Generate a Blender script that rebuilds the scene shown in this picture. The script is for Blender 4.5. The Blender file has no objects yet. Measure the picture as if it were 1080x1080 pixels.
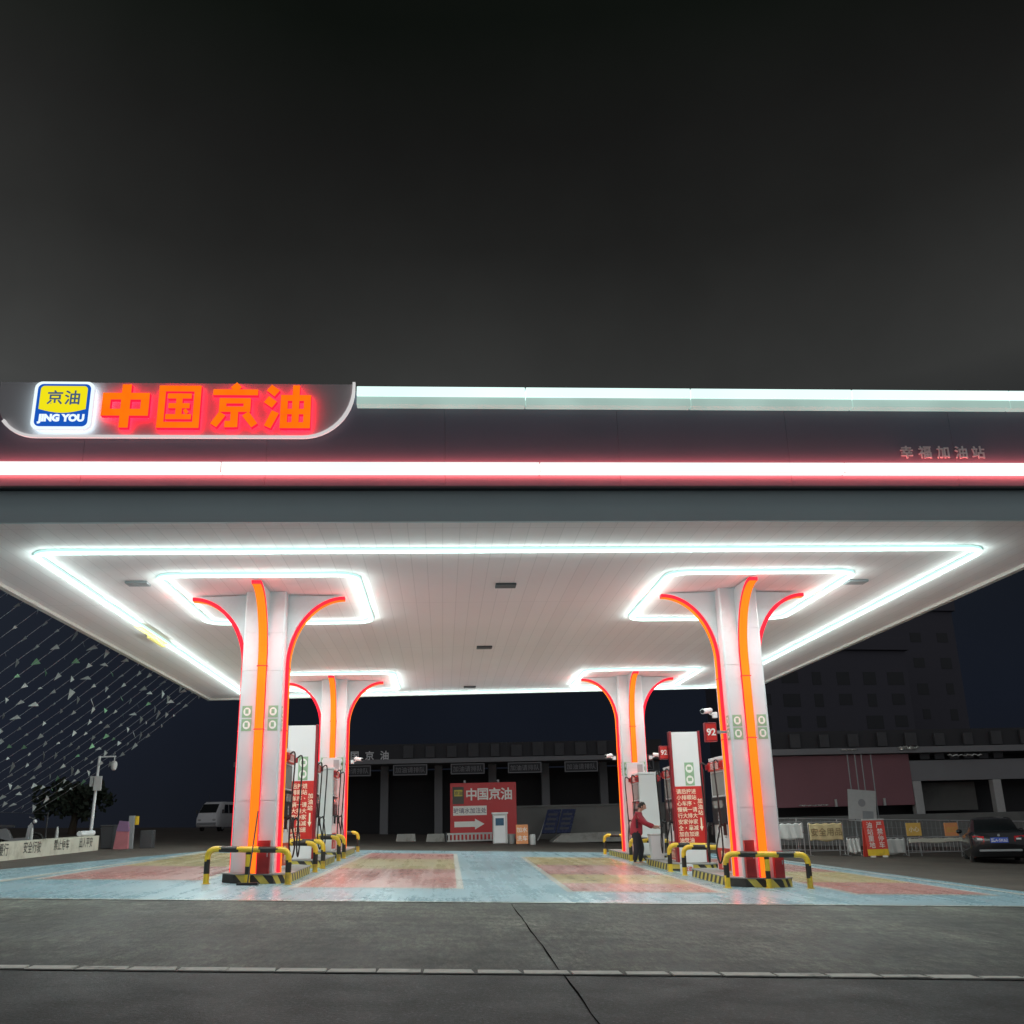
import bpy, bmesh, math, random
from mathutils import Vector, Matrix
random.seed(7)
S = bpy.context.scene
C = S.collection
PI = math.pi
R = math.radians

# ------------------------------------------------------------------ helpers
def smooth_by_angle(me, deg=40):
    for p in me.polygons: p.use_smooth = True
    try:
        me.set_sharp_from_angle(angle=R(deg))
    except Exception:
        pass

class MB:
    """collects shapes; build() links them as ONE mesh object"""
    def __init__(s): s.bm = bmesh.new(); s.mi = 0
    def mat(s, i): s.mi = i; return s
    def _f(s, vs):
        try:
            f = s.bm.faces.new(vs); f.material_index = s.mi; return f
        except ValueError:
            return None
    def box(s, x0, x1, y0, y1, z0, z1, bev=0.0, M=None):
        t = bmesh.new()
        bmesh.ops.create_cube(t, size=1)
        for v in t.verts:
            v.co = Vector(((x0+x1)/2 + v.co.x*(x1-x0), (y0+y1)/2 + v.co.y*(y1-y0), (z0+z1)/2 + v.co.z*(z1-z0)))
        if bev: bmesh.ops.bevel(t, geom=t.edges[:], offset=bev, segments=2, affect='EDGES', profile=.6)
        return s._merge(t, M)
    def _merge(s, t, M=None):
        vm = {}
        for v in t.verts: vm[v] = s.bm.verts.new(M @ v.co if M else v.co)
        for f in t.faces: s._f([vm[v] for v in f.verts])
        t.free(); return s
    def poly(s, pts): s._f([s.bm.verts.new(p) for p in pts]); return s
    def prism(s, pts, off):
        """closed polygon extruded by the vector off"""
        off = Vector(off); n = len(pts)
        a = [s.bm.verts.new(p) for p in pts]; b = [s.bm.verts.new(Vector(p)+off) for p in pts]
        s._f(a[::-1]); s._f(b)
        for i in range(n): s._f([a[i], a[(i+1) % n], b[(i+1) % n], b[i]])
        return s
    def tube(s, path, r, seg=10, closed=False, caps=True):
        P = [Vector(p) for p in path]; n = len(P)
        rr = r if isinstance(r, (list, tuple)) else [r]*n
        rings = []; up = None
        for i, p in enumerate(P):
            a = P[i-1] if (i > 0 or closed) else P[i]
            b = P[(i+1) % n] if (i < n-1 or closed) else P[i]
            d = (b-a).normalized()
            if up is None:
                up = Vector((0, 0, 1)) if abs(d.z) < .9 else Vector((1, 0, 0))
            x = d.cross(up)
            if x.length < 1e-4: x = d.orthogonal()
            x.normalize(); y = x.cross(d).normalized(); up = y
            rings.append([s.bm.verts.new(p + (x*math.cos(2*PI*k/seg) + y*math.sin(2*PI*k/seg))*rr[i]) for k in range(seg)])
        m = n if closed else n-1
        for i in range(m):
            A, B = rings[i], rings[(i+1) % n]
            for k in range(seg): s._f([A[k], A[(k+1) % seg], B[(k+1) % seg], B[k]])
        if caps and not closed: s._f(rings[0][::-1]); s._f(rings[-1])
        return s
    def lathe(s, prof, cx=0, cy=0, seg=16):
        rings = [[s.bm.verts.new((cx+r*math.cos(2*PI*k/seg), cy+r*math.sin(2*PI*k/seg), z)) for k in range(seg)] for r, z in prof]
        for A, B in zip(rings, rings[1:]):
            for k in range(seg): s._f([A[k], A[(k+1) % seg], B[(k+1) % seg], B[k]])
        s._f(rings[0][::-1]); s._f(rings[-1]); return s
    def ball(s, c, rx, ry, rz, seg=14):
        t = bmesh.new(); bmesh.ops.create_uvsphere(t, u_segments=seg, v_segments=max(6, seg//2+2), radius=1)
        for v in t.verts: v.co = Vector((c[0]+v.co.x*rx, c[1]+v.co.y*ry, c[2]+v.co.z*rz))
        return s._merge(t)
    def loft(s, secs):
        """secs: list of rings of points, same count"""
        rings = [[s.bm.verts.new(p) for p in ring] for ring in secs]; n = len(rings[0])
        for A, B in zip(rings, rings[1:]):
            for k in range(n): s._f([A[k], A[(k+1) % n], B[(k+1) % n], B[k]])
        s._f(rings[0][::-1]); s._f(rings[-1]); return s
    def mesh(s, me, M):
        vs = [s.bm.verts.new(M @ v.co) for v in me.vertices]
        for p in me.polygons: s._f([vs[i] for i in p.vertices])
        return s
    def build(s, name, mats, parent=None, smooth=False, loc=None):
        bmesh.ops.recalc_face_normals(s.bm, faces=s.bm.faces[:])
        me = bpy.data.meshes.new(name); s.bm.to_mesh(me); s.bm.free()
        for m in (mats if isinstance(mats, (list, tuple)) else [mats]): me.materials.append(m)
        if smooth: smooth_by_angle(me)
        o = bpy.data.objects.new(name, me); C.objects.link(o)
        if parent: o.parent = parent
        if loc: o.location = loc
        return o

def tag(o, label=None, cat=None, group=None, kind=None):
    if label: o['label'] = label
    if cat: o['category'] = cat
    if group: o['group'] = group
    if kind: o['kind'] = kind
    return o
def thing(name, label, cat, loc=(0, 0, 0), rz=0, group=None):
    o = bpy.data.objects.new(name, None); C.objects.link(o)
    o.empty_display_size = .2
    o.location = loc; o.rotation_euler = (0, 0, rz)
    return tag(o, label, cat, group)
def copy_tree(o, parent=None):
    c = o.copy(); C.objects.link(c)
    if parent is not None: c.parent = parent
    for ch in list(o.children): copy_tree(ch, c)
    return c

TXT = {}
def text_mesh(body, size, off=0.0, ext=0.0):
    k = (body, size, off, ext)
    if k in TXT: return TXT[k]
    c = bpy.data.curves.new('lettering', 'FONT'); c.body = body; c.size = size
    c.align_x = 'CENTER'; c.align_y = 'CENTER'; c.offset = off; c.extrude = ext; c.resolution_u = 3
    o = bpy.data.objects.new('lettering', c); C.objects.link(o)
    dg = bpy.context.evaluated_depsgraph_get(); dg.update()
    me = bpy.data.meshes.new_from_object(o.evaluated_get(dg))
    xs = [v.co.x for v in me.vertices]; ys = [v.co.y for v in me.vertices]
    cx = (min(xs)+max(xs))/2; cy = (min(ys)+max(ys))/2
    for v in me.vertices: v.co.x -= cx; v.co.y -= cy
    bpy.data.objects.remove(o)
    TXT[k] = me
    return me
FRONT = Matrix.Rotation(R(90), 4, 'X')                 # text facing -y
def facing(deg): return Matrix.Rotation(R(deg), 4, 'Z') @ FRONT
def put_text(mb, body, size, at, face=0, off=0.0, ext=0.0, sx=1.0):
    mb.mesh(text_mesh(body, size, off, ext), Matrix.Translation(at) @ facing(face) @ Matrix.Diagonal((sx, 1, 1, 1)))
    return mb

# ------------------------------------------------------------------ materials
def new_mat(name):
    m = bpy.data.materials.new(name); m.use_nodes = True
    nt = m.node_tree; b = nt.nodes['Principled BSDF']
    return m, nt, b
def mat(name, col, rough=.5, metal=0.0, var=.12, scale=6.0, bump=0.0, coat=0.0, spec=.5, dirt=None):
    m, nt, b = new_mat(name); N = nt.nodes.new; L = nt.links.new
    b.inputs['Roughness'].default_value = rough; b.inputs['Metallic'].default_value = metal
    b.inputs['Coat Weight'].default_value = coat; b.inputs['Specular IOR Level'].default_value = spec
    tc = N('ShaderNodeTexCoord'); nz = N('ShaderNodeTexNoise'); nz.inputs['Scale'].default_value = scale; nz.inputs['Detail'].default_value = 6
    L(tc.outputs['Object'], nz.inputs['Vector'])
    mx = N('ShaderNodeMix'); mx.data_type = 'RGBA'
    mx.inputs['A'].default_value = (*[max(0, c*(1-var)) for c in col], 1); mx.inputs['B'].default_value = (*[min(1, c*(1+var)) for c in col], 1)
    L(nz.outputs['Fac'], mx.inputs['Factor'])
    out = mx.outputs['Result']
    if dirt:
        n2 = N('ShaderNodeTexNoise'); n2.inputs['Scale'].default_value = scale*.35; n2.inputs['Detail'].default_value = 8; n2.inputs['Roughness'].default_value = .7
        L(tc.outputs['Object'], n2.inputs['Vector'])
        rp = N('ShaderNodeValToRGB'); rp.color_ramp.elements[0].position = .52; rp.color_ramp.elements[1].position = .72
        L(n2.outputs['Fac'], rp.inputs['Fac'])
        m2 = N('ShaderNodeMix'); m2.data_type = 'RGBA'; L(rp.outputs['Color'], m2.inputs['Factor']); L(out, m2.inputs['A']); m2.inputs['B'].default_value = (*dirt, 1)
        out = m2.outputs['Result']
    L(out, b.inputs['Base Color'])
    mr = N('ShaderNodeMapRange'); mr.inputs['To Min'].default_value = max(.02, rough-.1); mr.inputs['To Max'].default_value = min(1, rough+.12)
    L(nz.outputs['Fac'], mr.inputs['Value']); L(mr.outputs['Result'], b.inputs['Roughness'])
    if bump:
        bp = N('ShaderNodeBump'); bp.inputs['Strength'].default_value = bump; bp.inputs['Distance'].default_value = .02
        L(nz.outputs['Fac'], bp.inputs['Height']); L(bp.outputs['Normal'], b.inputs['Normal'])
    return m
def emis(name, col, st, base=None, seam=None):
    m, nt, b = new_mat(name)
    b.inputs['Specular IOR Level'].default_value = 0
    base = base or tuple(c*.35 for c in col)
    b.inputs['Base Color'].default_value = (*base, 1); b.inputs['Roughness'].default_value = .4
    b.inputs['Emission Color'].default_value = (*col, 1); b.inputs['Emission Strength'].default_value = st
    if seam:      # the tubes come in lengths that differ slightly in brightness
        N = nt.nodes.new; L = nt.links.new
        tc = N('ShaderNodeTexCoord'); nz = N('ShaderNodeTexNoise'); nz.inputs['Scale'].default_value = seam; nz.inputs['Detail'].default_value = 2
        L(tc.outputs['Object'], nz.inputs['Vector'])
        mr = N('ShaderNodeMapRange'); mr.inputs['To Min'].default_value = st*.72; mr.inputs['To Max'].default_value = st*1.28
        L(nz.outputs['Fac'], mr.inputs['Value']); L(mr.outputs['Result'], b.inputs['Emission Strength'])
    return m

M = {}
M['white'] = mat('white_panel', (.72, .73, .74), .38, var=.04, scale=2)
M['col_white'] = mat('white_column_cladding', (.60, .61, .63), .3, var=.07, scale=1.2, dirt=(.47, .46, .45))
M['fascia'] = mat('dark_fascia', (.175, .18, .235), .45, var=.12, scale=.7)
M['fascia_low'] = mat('grey_fascia', (.50, .62, .64), .5, var=.1, scale=.6)
M['trim'] = mat('pale_trim', (.62, .6, .56), .4, var=.08)
M['tube'] = emis('white_tube_light', (.70, 1.0, .95), 1.1, seam=.35)
M['tube_side'] = emis('tube_side_light', (.55, 1.0, .92), .55)
M['strip_white'] = emis('white_strip_light', (.74, 1.0, .94), .62, seam=.3)
M['strip_low'] = emis('lower_strip_light', (.88, 1.0, .97), .58, seam=.3)
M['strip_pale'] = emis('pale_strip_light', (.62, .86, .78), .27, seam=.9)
M['strip_red'] = emis('red_halo_light', (1.0, .14, .13), 10.0)
M['neon_face'] = emis('orange_neon_face', (1.0, .19, .012), .62, seam=.8)
M['neon_side'] = emis('red_neon_side', (1.0, .018, .035), .8)
M['letter_face'] = emis('orange_letter_face', (1.0, .16, .004), .55, seam=3)
M['letter_side'] = emis('red_letter_side', (1.0, .010, .04), .7)
M['emb_yellow'] = emis('lit_yellow', (.90, .78, .01), .48)
M['emb_blue'] = emis('lit_blue', (.01, .10, .52), .45)
M['emb_white'] = emis('lit_white', (.85, .97, 1.0), .52)
M['emb_ink'] = emis('lit_ink', (.12, .2, .35), .25)
M['emb_side'] = emis('lit_box_side', (.75, .93, 1.0), .4)
M['emb_back'] = emis('lit_box_back', (.75, .93, 1.0), 1.8)
M['letter_back'] = emis('red_letter_back', (1.0, .012, .035), 5.0)
M['sign_panel'] = mat('sign_panel', (.52, .50, .51), .4, var=.05, scale=1)
M['sign_rim'] = mat('sign_rim', (.85, .85, .85), .3, var=.02)
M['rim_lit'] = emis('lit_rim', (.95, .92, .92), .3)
M['black'] = mat('black_plastic', (.012, .012, .014), .35)
M['rubber'] = mat('black_rubber', (.015, .015, .015), .6)
M['darkgrey'] = mat('dark_grey', (.06, .06, .065), .5)
M['grey'] = mat('grey_metal', (.30, .31, .32), .4, var=.1)
M['lightgrey'] = mat('light_grey', (.5, .5, .49), .5, var=.1)
M['steel'] = mat('steel', (.55, .55, .55), .3, metal=.9)
M['red'] = mat('red_panel', (.55, .025, .02), .35, var=.1)
M['wine'] = mat('wine_red', (.26, .012, .02), .35, var=.1)
M['boxred'] = mat('box_red', (.32, .02, .02), .4, var=.1)
M['paper'] = mat('white_print', (.8, .78, .74), .5, var=.05)
M['cream_print'] = mat('cream_print', (.85, .74, .55), .5, var=.05)
M['green'] = mat('green_sticker', (.26, .42, .26), .4, var=.08)
M['screen'] = mat('grey_screen', (.30, .30, .29), .2, var=.08)
M['yellow'] = mat('barrier_yellow', (.72, .47, .03), .35, var=.12, dirt=(.3, .2, .04))
M['barblack'] = mat('barrier_black', (.02, .018, .015), .4, var=.2)
M['concrete'] = mat('kerb_concrete', (.30, .29, .27), .75, var=.2, scale=5, dirt=(.14, .13, .12))
M['wallwhite'] = mat('whitewash', (.52, .50, .42), .7, var=.12, scale=2, dirt=(.25, .22, .17))
M['wallgrey'] = mat('grey_concrete_wall', (.20, .20, .19), .8, var=.25, scale=.8, dirt=(.1, .1, .1))
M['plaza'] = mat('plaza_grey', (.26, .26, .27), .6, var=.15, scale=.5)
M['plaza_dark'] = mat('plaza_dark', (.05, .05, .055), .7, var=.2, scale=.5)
M['plaza_dim'] = mat('plaza_dim', (.085, .085, .09), .7, var=.3, scale=2)
M['wall_red'] = mat('dark_red_hoarding', (.27, .12, .14), .6, var=.15, scale=.4)
M['bill_red'] = mat('billboard_red', (.52, .03, .035), .45, var=.08, scale=1)
M['bill_yellow'] = mat('billboard_yellow', (.55, .45, .05), .45)
M['bill_green'] = mat('billboard_dark', (.05, .05, .04), .45)
M['purple_print'] = mat('purple_print', (.10, .07, .13), .5)
M['orange_board'] = mat('orange_board', (.75, .30, .12), .5, var=.1)
M['amber_board'] = mat('amber_board', (.70, .42, .10), .5, var=.1)
M['sign_red'] = mat('stand_red', (.62, .06, .045), .45, var=.08)
M['navy'] = mat('navy_panel', (.03, .04, .10), .25, var=.2)
M['screenblue'] = mat('blue_screen', (.05, .12, .2), .15, var=.4, scale=9)
M['cloth_w'] = mat('white_cloth', (.55, .55, .53), .8, var=.12, scale=4, bump=.3)
M['cloth_y'] = mat('tan_cloth', (.55, .44, .24), .8, var=.12, scale=4, bump=.3)
M['flag'] = mat('pennant_white', (.40, .43, .42), .6, var=.1)
M['flag_g'] = mat('pennant_green', (.20, .42, .24), .6, var=.15)
M['tan_print'] = mat('tan_print', (.26, .18, .09), .8)
M['cord'] = mat('pale_cord', (.40, .40, .42), .7)
M['carpaint'] = mat('black_car_paint', (.008, .008, .010), .18, var=.1, coat=.6)
M['glass'] = mat('dark_glass', (.012, .014, .016), .06, var=.1)
M['tail'] = mat('tail_lamp_red', (.55, .02, .03), .15)
M['plate'] = mat('blue_plate', (.05, .11, .55), .4)
M['buspaint'] = mat('white_bus_paint', (.85, .85, .86), .35, var=.08, scale=1, dirt=(.42, .38, .38))
M['bldg'] = mat('tower_block_wall', (.085, .083, .105), .8, var=.15, scale=.15)
M['bldg_win'] = mat('tower_window', (.018, .02, .026), .4)
M['skin'] = mat('skin', (.50, .30, .22), .5, var=.06, scale=20)
M['hair'] = mat('hair_black', (.012, .010, .010), .5, bump=.5, scale=60)
M['jacket'] = mat('red_jacket', (.36, .025, .045), .7, var=.15, scale=12, bump=.3)
M['jacketdark'] = mat('jacket_dark', (.05, .012, .02), .7)
M['trouser'] = mat('dark_trousers', (.018, .018, .026), .8, var=.2)
M['shoe'] = mat('shoe', (.35, .32, .28), .6)
M['bark'] = mat('bark', (.06, .045, .03), .9)
M['leaf'] = mat('dark_leaf', (.028, .042, .026), .7, var=.4, scale=1.2)
M['silver'] = mat('crumpled_foil', (.8, .8, .75), .25, metal=.6, bump=.6, scale=9)
M['purple'] = mat('purple_cloth', (.22, .12, .22), .8)
M['pinkboard'] = mat('pink_red_board', (.42, .14, .16), .6, var=.2)

def stripes(name, axis_sum, width):
    """yellow and black hazard stripes, slanting on the ends and sides"""
    m, nt, b = new_mat(name); N = nt.nodes.new; L = nt.links.new
    tc = N('ShaderNodeTexCoord'); dot = N('ShaderNodeVectorMath'); dot.operation = 'DOT_PRODUCT'
    dot.inputs[1].default_value = axis_sum; L(tc.outputs['Object'], dot.inputs[0])
    d = N('ShaderNodeMath'); d.operation = 'DIVIDE'; d.inputs[1].default_value = width; L(dot.outputs['Value'], d.inputs[0])
    fr = N('ShaderNodeMath'); fr.operation = 'FRACT'; L(d.outputs[0], fr.inputs[0])
    gt = N('ShaderNodeMath'); gt.operation = 'GREATER_THAN'; gt.inputs[1].default_value = .5; L(fr.outputs[0], gt.inputs[0])
    nz = N('ShaderNodeTexNoise'); nz.inputs['Scale'].default_value = 7; nz.inputs['Detail'].default_value = 6; L(tc.outputs['Object'], nz.inputs['Vector'])
    ya = N('ShaderNodeMix'); ya.data_type = 'RGBA'; ya.inputs['A'].default_value = (.48, .37, .07, 1); ya.inputs['B'].default_value = (.80, .62, .12, 1); L(nz.outputs['Fac'], ya.inputs['Factor'])
    ba = N('ShaderNodeMix'); ba.data_type = 'RGBA'; ba.inputs['A'].default_value = (.015, .013, .012, 1); ba.inputs['B'].default_value = (.06, .05, .045, 1); L(nz.outputs['Fac'], ba.inputs['Factor'])
    mx = N('ShaderNodeMix'); mx.data_type = 'RGBA'; L(gt.outputs[0], mx.inputs['Factor']); L(ya.outputs['Result'], mx.inputs['A']); L(ba.outputs['Result'], mx.inputs['B'])
    L(mx.outputs['Result'], b.inputs['Base Color']); b.inputs['Roughness'].default_value = .55
    return m
M['hazard'] = stripes('hazard_stripes', (1.0, 1.0, .9), .34)

def soffit_mat():
    m, nt, b = new_mat('soffit_strips'); N = nt.nodes.new; L = nt.links.new
    tc = N('ShaderNodeTexCoord'); sp = N('ShaderNodeSeparateXYZ'); L(tc.outputs['Object'], sp.inputs[0])
    def line(sock, pitch, w):
        d = N('ShaderNodeMath'); d.operation = 'DIVIDE'; d.inputs[1].default_value = pitch; L(sock, d.inputs[0])
        f = N('ShaderNodeMath'); f.operation = 'FRACT'; L(d.outputs[0], f.inputs[0])
        g = N('ShaderNodeMath'); g.operation = 'LESS_THAN'; g.inputs[1].default_value = w; L(f.outputs[0], g.inputs[0])
        return g.outputs[0], d.outputs[0]
    a, da = line(sp.outputs['X'], .30, .05)
    c, dc = line(sp.outputs['Y'], 5.9, .004)
    mxm = N('ShaderNodeMath'); mxm.operation = 'MAXIMUM'; L(a, mxm.inputs[0]); L(c, mxm.inputs[1])
    fl = N('ShaderNodeMath'); fl.operation = 'FLOOR'; L(da, fl.inputs[0])
    wn = N('ShaderNodeTexWhiteNoise'); wn.noise_dimensions = '1D'; L(fl.outputs[0], wn.inputs['W'])
    base = N('ShaderNodeMix'); base.data_type = 'RGBA'; base.inputs['A'].default_value = (.87, .80, .795, 1); base.inputs['B'].default_value = (.905, .84, .835, 1); L(wn.outputs['Value'], base.inputs['Factor'])
    nz = N('ShaderNodeTexNoise'); nz.inputs['Scale'].default_value = .35; nz.inputs['Detail'].default_value = 7; L(tc.outputs['Object'], nz.inputs['Vector'])
    b2 = N('ShaderNodeMix'); b2.data_type = 'RGBA'; b2.blend_type = 'MULTIPLY'; b2.inputs['Factor'].default_value = .12
    L(base.outputs['Result'], b2.inputs['A']); L(nz.outputs['Fac'], b2.inputs['B'])
    mx = N('ShaderNodeMix'); mx.data_type = 'RGBA'; ml = N('ShaderNodeMath'); ml.operation = 'MULTIPLY'; ml.inputs[1].default_value = .16; L(mxm.outputs[0], ml.inputs[0])
    L(ml.outputs[0], mx.inputs['Factor']); L(b2.outputs['Result'], mx.inputs['A']); mx.inputs['B'].default_value = (.12, .11, .10, 1)
    L(mx.outputs['Result'], b.inputs['Base Color']); b.inputs['Roughness'].default_value = .6; b.inputs['Specular IOR Level'].default_value = .04
    bp = N('ShaderNodeBump'); bp.inputs['Strength'].default_value = .1; bp.inputs['Distance'].default_value = .01; bp.invert = True
    L(mxm.outputs[0], bp.inputs['Height']); L(bp.outputs['Normal'], b.inputs['Normal'])
    return m
M['soffit'] = soffit_mat()

def ground_mat():
    m, nt, b = new_mat('yard_ground'); N = nt.nodes.new; L = nt.links.new
    tc = N('ShaderNodeTexCoord'); sp = N('ShaderNodeSeparateXYZ'); L(tc.outputs['Object'], sp.inputs[0])
    def noise(sc, det=8, ro=.6, vec=None, stretch=None):
        n = N('ShaderNodeTexNoise'); n.inputs['Scale'].default_value = sc; n.inputs['Detail'].default_value = det; n.inputs['Roughness'].default_value = ro
        if stretch:
            mp = N('ShaderNodeMapping'); mp.inputs['Scale'].default_value = stretch; L(tc.outputs['Object'], mp.inputs['Vector']); L(mp.outputs['Vector'], n.inputs['Vector'])
        else: L(tc.outputs['Object'], n.inputs['Vector'])
        return n.outputs['Fac']
    def ramp(s, stops):
        r = N('ShaderNodeValToRGB'); e = r.color_ramp.elements
        e[0].position, e[0].color = stops[0][0], (*stops[0][1], 1); e[1].position, e[1].color = stops[-1][0], (*stops[-1][1], 1)
        for p, c in stops[1:-1]:
            k = e.new(p); k.color = (*c, 1)
        L(s, r.inputs['Fac']); return r.outputs['Color']
    def mix(f, a, c, bt='MIX'):
        x = N('ShaderNodeMix'); x.data_type = 'RGBA'; x.blend_type = bt
        if isinstance(f, float): x.inputs['Factor'].default_value = f
        else: L(f, x.inputs['Factor'])
        for s, v in (('A', a), ('B', c)):
            if isinstance(v, tuple): x.inputs[s].default_value = (*v, 1)
            else: L(v, x.inputs[s])
        return x.outputs['Result']
    conc = ramp(noise(.9, 10, .65, stretch=(1, .45, 1)), [(.32, (.020, .0215, .0175)), (.5, (.058, .062, .051)), (.68, (.118, .121, .100))])
    stain = ramp(noise(.33, 6, .7, stretch=(1.1, .5, 1)), [(.48, (0, 0, 0)), (.66, (1, 1, 1))])
    sbw = N('ShaderNodeRGBToBW'); L(stain, sbw.inputs[0]); sm = N('ShaderNodeMath'); sm.operation = 'MULTIPLY'; sm.inputs[1].default_value = .6; L(sbw.outputs[0], sm.inputs[0])
    conc = mix(sm.outputs[0], conc, (.038, .034, .031))
    med = ramp(noise(5.5, 9, .75, stretch=(1, .7, 1)), [(.36, (.5, .5, .5)), (.64, (1.45, 1.45, 1.42))])
    conc = mix(.85, conc, med, 'MULTIPLY')
    vs_ = N('ShaderNodeTexVoronoi'); vs_.inputs['Scale'].default_value = 1.7; vs_.inputs['Randomness'].default_value = 1; L(tc.outputs['Object'], vs_.inputs['Vector'])
    spots = ramp(vs_.outputs['Distance'], [(.03, (.35, .34, .33)), (.16, (1, 1, 1))])
    conc = mix(.8, conc, spots, 'MULTIPLY')
    tyre = ramp(noise(1.0, 5, .6, stretch=(.12, 2.2, 1)), [(.42, (1.12, 1.12, 1.12)), (.62, (.62, .61, .6))])
    conc = mix(.7, conc, tyre, 'MULTIPLY')
    grit = ramp(noise(17, 5, .8, stretch=(1, .22, 1)), [(.40, (.42, .42, .42)), (.60, (1.65, 1.65, 1.6))])
    conc = mix(.8, conc, grit, 'MULTIPLY')
    fine = ramp(noise(55, 3, .6), [(.35, (.4, .4, .4)), (.65, (1.5, 1.5, 1.5))])
    conc = mix(.8, conc, fine, 'MULTIPLY')
    asp = ramp(noise(1.2, 8, .6), [(.3, (.009, .010, .012)), (.7, (.022, .023, .0255))])
    vo = N('ShaderNodeTexVoronoi'); vo.inputs['Scale'].default_value = 26; L(tc.outputs['Object'], vo.inputs['Vector'])
    sp2 = ramp(vo.outputs['Distance'], [(.0, (4.5, 4.5, 4.7)), (.2, (1.1, 1.1, 1.1)), (.5, (.35, .35, .35))])
    asp = mix(.9, asp, sp2, 'MULTIPLY')
    asp = mix(.8, asp, ramp(noise(30, 5, .8, stretch=(1, .25, 1)), [(.42, (.4, .4, .4)), (.60, (1.8, 1.8, 1.85))]), 'MULTIPLY')
    asp = mix(.8, asp, ramp(noise(3.2, 8, .7), [(.35, (.6, .6, .6)), (.66, (1.4, 1.4, 1.4))]), 'MULTIPLY')
    wob = noise(.6, 3)
    # asphalt in front of the drain line, concrete behind; red-brown dirt beyond the right edge
    e1 = N('ShaderNodeMath'); e1.operation = 'MULTIPLY_ADD'; e1.inputs[1].default_value = .055; L(sp.outputs['X'], e1.inputs[0]); L(sp.outputs['Y'], e1.inputs[2])
    st = N('ShaderNodeMapRange'); st.inputs['From Min'].default_value = 9.72; st.inputs['From Max'].default_value = 9.82; L(e1.outputs[0], st.inputs['Value'])
    col = mix(st.outputs['Result'], asp, conc)
    e2 = N('ShaderNodeMath'); e2.operation = 'MULTIPLY_ADD'; e2.inputs[1].default_value = 3.0; L(wob, e2.inputs[0]); L(sp.outputs['Y'], e2.inputs[2])
    s2 = N('ShaderNodeMapRange'); s2.inputs['From Min'].default_value = 19.0; s2.inputs['From Max'].default_value = 21.5; L(e2.outputs[0], s2.inputs['Value'])
    far = ramp(noise(.5, 9, .65), [(.3, (.060, .048, .040)), (.7, (.11, .09, .075))])
    col = mix(s2.outputs['Result'], col, far)
    L(col, b.inputs['Base Color'])
    rr = N('ShaderNodeMapRange'); rr.inputs['To Min'].default_value = .55; rr.inputs['To Max'].default_value = .9; L(noise(1.5, 6), rr.inputs['Value']); L(rr.outputs['Result'], b.inputs['Roughness'])
    bp = N('ShaderNodeBump'); bp.inputs['Strength'].default_value = .9; bp.inputs['Distance'].default_value = .02; L(noise(26, 6, .75), bp.inputs['Height']); L(bp.outputs['Normal'], b.inputs['Normal'])
    return m
M['ground'] = ground_mat()
def paint(name, col, worn=(.2, .19, .18), rough=.17, amt=.52):
    m, nt, b = new_mat(name); N = nt.nodes.new; L = nt.links.new
    tc = N('ShaderNodeTexCoord')
    def noise(sc, st, det, ro):
        n = N('ShaderNodeTexNoise'); n.inputs['Scale'].default_value = sc; n.inputs['Detail'].default_value = det; n.inputs['Roughness'].default_value = ro
        mp = N('ShaderNodeMapping'); mp.inputs['Scale'].default_value = st; L(tc.outputs['Object'], mp.inputs['Vector']); L(mp.outputs['Vector'], n.inputs['Vector']); return n.outputs['Fac']
    big = noise(.55, (1, .6, 1), 6, .6); streak = noise(1.0, (3.2, .10, 1), 5, .6); fine = noise(14, (1, 1, 1), 8, .75)
    def math(op, a, c, d=None):
        x = N('ShaderNodeMath'); x.operation = op
        for k, v in enumerate((a, c, d)):
            if v is None: continue
            if isinstance(v, float): x.inputs[k].default_value = v
            else: L(v, x.inputs[k])
        return x.outputs[0]
    wear = math('ADD', math('MULTIPLY', big, .45), math('ADD', math('MULTIPLY', streak, .35), math('MULTIPLY', fine, .35)))
    r = N('ShaderNodeMapRange'); r.inputs['From Min'].default_value = amt; r.inputs['From Max'].default_value = amt+.3; r.inputs['To Max'].default_value = .65; L(wear, r.inputs['Value'])
    v = N('ShaderNodeMix'); v.data_type = 'RGBA'; v.inputs['A'].default_value = (*[c*.8 for c in col], 1); v.inputs['B'].default_value = (*[min(1, c*1.15) for c in col], 1); L(big, v.inputs['Factor'])
    x = N('ShaderNodeMix'); x.data_type = 'RGBA'; x.inputs['B'].default_value = (*worn, 1); L(v.outputs['Result'], x.inputs['A']); L(r.outputs['Result'], x.inputs['Factor'])
    L(x.outputs['Result'], b.inputs['Base Color'])
    rr = N('ShaderNodeMapRange'); rr.inputs['From Min'].default_value = .35; rr.inputs['From Max'].default_value = .75; rr.inputs['To Min'].default_value = rough-.08; rr.inputs['To Max'].default_value = rough+.25; L(wear, rr.inputs['Value']); L(rr.outputs['Result'], b.inputs['Roughness'])
    bp = N('ShaderNodeBump'); bp.inputs['Strength'].default_value = .1; bp.inputs['Distance'].default_value = .008; L(fine, bp.inputs['Height']); L(bp.outputs['Normal'], b.inputs['Normal'])
    return m
M['p_blue'] = paint('blue_floor_paint', (.30, .455, .52))
M['p_pink'] = paint('pink_floor_paint', (.50, .255, .23))
M['p_yellow'] = paint('yellow_floor_paint', (.52, .425, .23))
M['p_line'] = paint('white_line_paint', (.62, .63, .58))

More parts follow.
